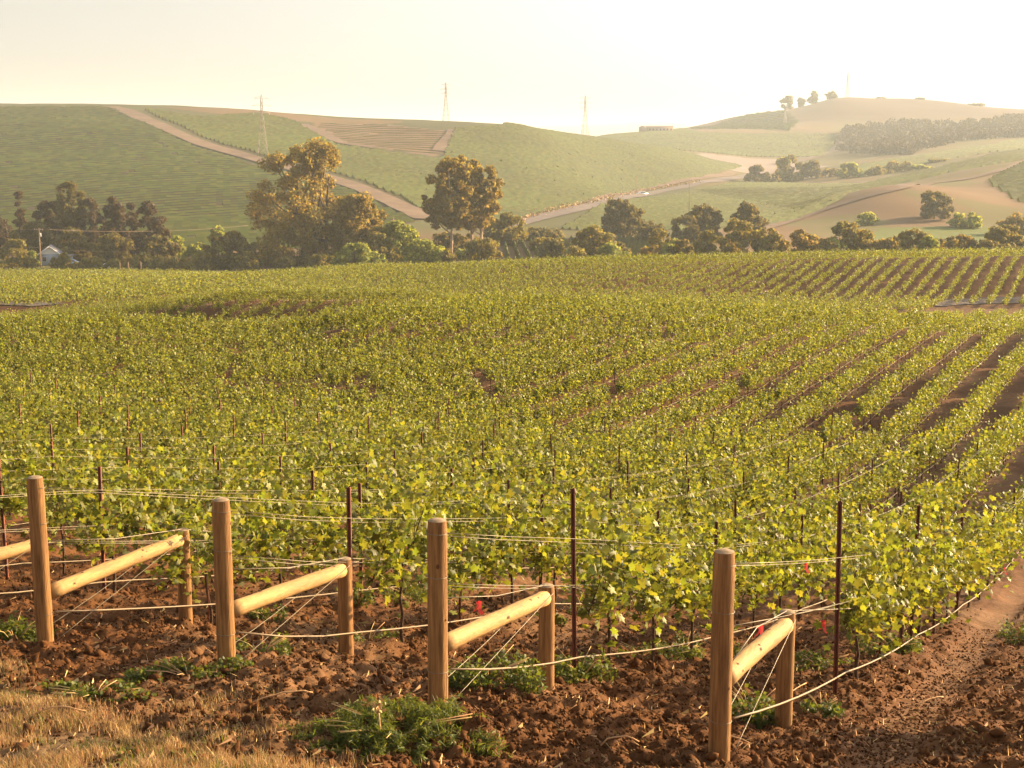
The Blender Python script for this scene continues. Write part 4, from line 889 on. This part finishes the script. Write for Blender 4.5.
def cable(p0, p1, sag, label):
    t = np.linspace(0, 1, 30)[:, None]; q = np.array(p0) + (np.array(p1) - np.array(p0)) * t; q[:, 2] -= sag * 4 * t[:, 0] * (1 - t[:, 0]); mb = MB(); tube(mb, q, .05, 5); tag(mb.obj('power_line', M['hose']), label, 'cable', 'power lines beside the house')
cable((X - 1.1, Y - .16, z + H - .3), (X - 45, Y + 5, z + H + .5), .8, 'upper power line running from the utility pole off to the left')
cable((X + 1.1, Y - .16, z + H - .3), (X + 46, Y + 60, z + H - 2.5), 1.2, 'upper power line running right from the utility pole in front of the pines')
cable((X, Y - .2, z + H * .5), (X - 45, Y + 5, z + H * .55), .5, 'lower cable running from the utility pole off to the left')
cable((X, Y - .2, z + H * .5), (X + 22, Y + 8, z + H * .34), .3, 'lower cable running right from the utility pole toward the dark trees')

# ------------------------------------------------------------------ house by the field
def house():
    X, Y, z = at(50, 398); e = bpy.data.objects.new('small_house', None); COL.objects.link(e); z = top_z(246, 398) - 5.6; e.location = (X, Y, z); e.rotation_euler = (0, 0, .25)
    tag(e, 'small pale blue house with white gable half hidden by bushes at far left', 'house')
    W, L, hw, hr = 5.6, 9, 3.3, 5.3; mb = MB()
    v = [(-W/2,0,-1.5),(W/2,0,-1.5),(W/2,0,hw),(0,0,hr),(-W/2,0,hw)]; v = v + [(a, L, c) for a, b, c in v]
    mb.add(v, [(0,1,6,5),(1,2,7,6),(4,0,5,9),(2,3,8,7),(3,4,9,8)]); mb.f.setdefault(5, []).append(np.array([(0,4,3,2,1),(5,6,7,8,9)])); mb.obj('wall', M['blue'], e)
    mb = MB(); o = .5
    for s_ in (-1, 1):
        a = np.array([s_ * (W/2 + o), -o, hw - o * .7]); b = np.array([0, -o, hr + .06]); nrm = np.array([s_ * (hr - hw), 0, W/2]); nrm = nrm / np.linalg.norm(nrm) * .16
        q = [a, b, b + [0, L + 2*o, 0], a + [0, L + 2*o, 0]]; q = q + [p + nrm for p in q]; mb.add(q, [(0,3,2,1),(4,5,6,7),(0,1,5,4),(1,2,6,5),(2,3,7,6),(3,0,4,7)])
    rf = mb.obj('roof', M['roof'], e)
    mb = MB()
    for s_ in (-1, 1): tube(mb, [(s_ * (W/2 + o), -o - .05, hw - o*.7 + .05), (0, -o - .05, hr + .12)], .17, 4)
    mb.obj('fascia', M['white'], rf)
    mb = MB(); mb.add([(-W/2 + .1, -.03, hw), (W/2 - .1, -.03, hw), (0, -.03, hr - .1)], [(0, 1, 2)]); mb.obj('gable_panel', M['white'], e)
    for cx, ww, zz, hh, nm in ((-1.4, 1.1, 1.9, 1.2, 'window'), (1.2, 1.0, 1.0, 2.1, 'door')):
        mb = MB(); box(mb, (cx, -.03, zz), (ww + .24, .08, hh + .24)); f_ = mb.obj(nm, M['white'], e); mb = MB(); box(mb, (cx, -.07, zz), (ww, .05, hh)); mb.obj('pane', M['glass'], f_)
    mb = MB(); box(mb, (W/2 + 1.6, 3.5, .6), (3.2, 5, 3.8)); mb.obj('side_annex', M['blue'], e); mb = MB(); box(mb, (W/2 + 1.75, 3.5, 2.6), (3.7, 5.6, .18)); mb.obj('annex_roof', M['roof'], e)
house()
def car(px, D, paint, label, cat, rz=0.2, lift=0, sc=1.0, zt=None):
    X, Y, z = at(px, D); z = top_z(zt, D) - 1.45 * sc if zt else z; e = bpy.data.objects.new('parked_car', None); COL.objects.link(e); e.location = (X, Y, z); e.rotation_euler = (0, 0, rz); e.scale = (sc,)*3; tag(e, label, cat)
    pr = [(-2.1,.35),(-2.15,.75),(-1.3,.9),(-.75,1.4),(.9,1.42),(1.6,.95),(2.1,.85),(2.15,.35)]; n = len(pr); v = [(a, s_*.85 if b < 1 else s_*.68, b) for s_ in (-1, 1) for a, b in pr]
    mb = MB(); mb.add(v, [(q, q+1, n+q+1, n+q) for q in range(n-1)] + [(n-1, 0, n, 2*n-1)]); mb.f.setdefault(n, []).append(np.array([list(range(n))[::-1], list(range(n, 2*n))])); mb.obj('body', paint, e)
    for s_ in (-1, 1):
        mb = MB(); mb.add([(-1.15, s_*.86, .95), (1.35, s_*.86, .97), (.85, s_*.72, 1.36), (-.7, s_*.72, 1.34)], [(0, 1, 2, 3)]); mb.obj('window', M['glass'], e)
        for wx_ in (-1.35, 1.35): mb = MB(); tube(mb, [(wx_, s_*.72, .33), (wx_, s_*.9, .33)], .33, 14); mb.obj('wheel', M['rubber'], e)
car(71, 378, M['carblue'], 'pale blue car parked right of the small house', 'car', .1, zt=259.5)
car(107, 380, M['carwhite'], 'small white car barely showing under the dark trees', 'car', .3, zt=263.5)
x_, y_ = hit(642, 194.5, 560); car(642, y_, M['carwhite'], 'white vehicle on the distant valley road', 'car', .5, sc=1.8, zt=191.5)

# ------------------------------------------------------------------ distant winery
def winery():
    D = 2095; X, Y, z = at(656, D); zt = top_z(125.5, D); z = min(z, zt - 7) - 2; e = bpy.data.objects.new('winery_building', None); COL.objects.link(e); e.location = (X, Y, z); H = zt - z
    tag(e, 'long low hazy building on the skyline left of the far ridge', 'building')
    mb = MB(); box(mb, (4, 8, H*.5 - 1), (42, 16, H - 2)); mb.obj('wall', M['tan'], e); mb = MB(); W = 10
    mb.add([(-24,-1,0),(-14,-1,0),(-14,-1,H-2),(-19,-1,H),(-24,-1,H-2),(-24,18,0),(-14,18,0),(-14,18,H-2),(-19,18,H),(-24,18,H-2)], [(0,1,6,5),(1,2,7,6),(2,3,8,7),(3,4,9,8),(4,0,5,9)]); mb.f[5] = [np.array([(0,4,3,2,1),(5,6,7,8,9)])]; mb.obj('gabled_wing', M['tan'], e)
    mb = MB(); mb.add([(-14,-.5,H-2),(26,-.5,H-2),(26,8,H-.2),(-14,8,H-.2),(26,16.5,H-2),(-14,16.5,H-2)], [(0,1,2,3),(3,2,4,5)]); mb.obj('roof', M['brownroof'], e)
    for q in range(7): mb = MB(); box(mb, (-9 + q*5.2, -.02, H*.5), (2, .2, 2.4)); mb.obj('window', M['glass'], e)
winery()
for px, lb in ((120, 'short wooden post at the field edge left of the largest rounded bush'), (128.5, 'short wooden post nearest the largest rounded bush'), (141, 'short wooden post in front of the largest rounded bush')):
    X, Y, z = at(px, 366); mb = MB(); tube(mb, [(0, 0, -.3), (0, 0, 1.0), (.02, 0, 2.1)], [.17, .16, .15], 8); tag(mb.obj('fence_post', M['pole'], loc=(X, Y, top_z(262, 366) - 2.1)), lb, 'fence post', 'short posts at the field edge')

# ------------------------------------------------------------------ haze
def haze():
    zs = []
    for o in S.objects:
        if o.type == 'MESH' and o.name.startswith('ground'):
            a = np.empty(len(o.data.vertices) * 3); o.data.vertices.foreach_get('co', a); zs = a.reshape(-1, 3)[:, 2]
    z0 = zs.min() - 1; z1 = max(zs.max(), EYE + 190) + 4; mb = MB(); box(mb, (0, 0, (z0 + z1) / 2), (19600, 19600, z1 - z0)); o = mb.obj('haze', None)
    m = bpy.data.materials.new('haze'); m.use_nodes = True; N = m.node_tree.nodes; N.remove(N['Principled BSDF']); v = N.new('ShaderNodeVolumePrincipled')
    v.inputs['Color'].default_value = (.86, .95, 1.0, 1); v.inputs['Density'].default_value = HAZE; v.inputs['Anisotropy'].default_value = .1
    m.node_tree.links.new(v.outputs[0], N['Material Output'].inputs['Volume']); o.data.materials.append(m); tag(o, kind='stuff')
haze()
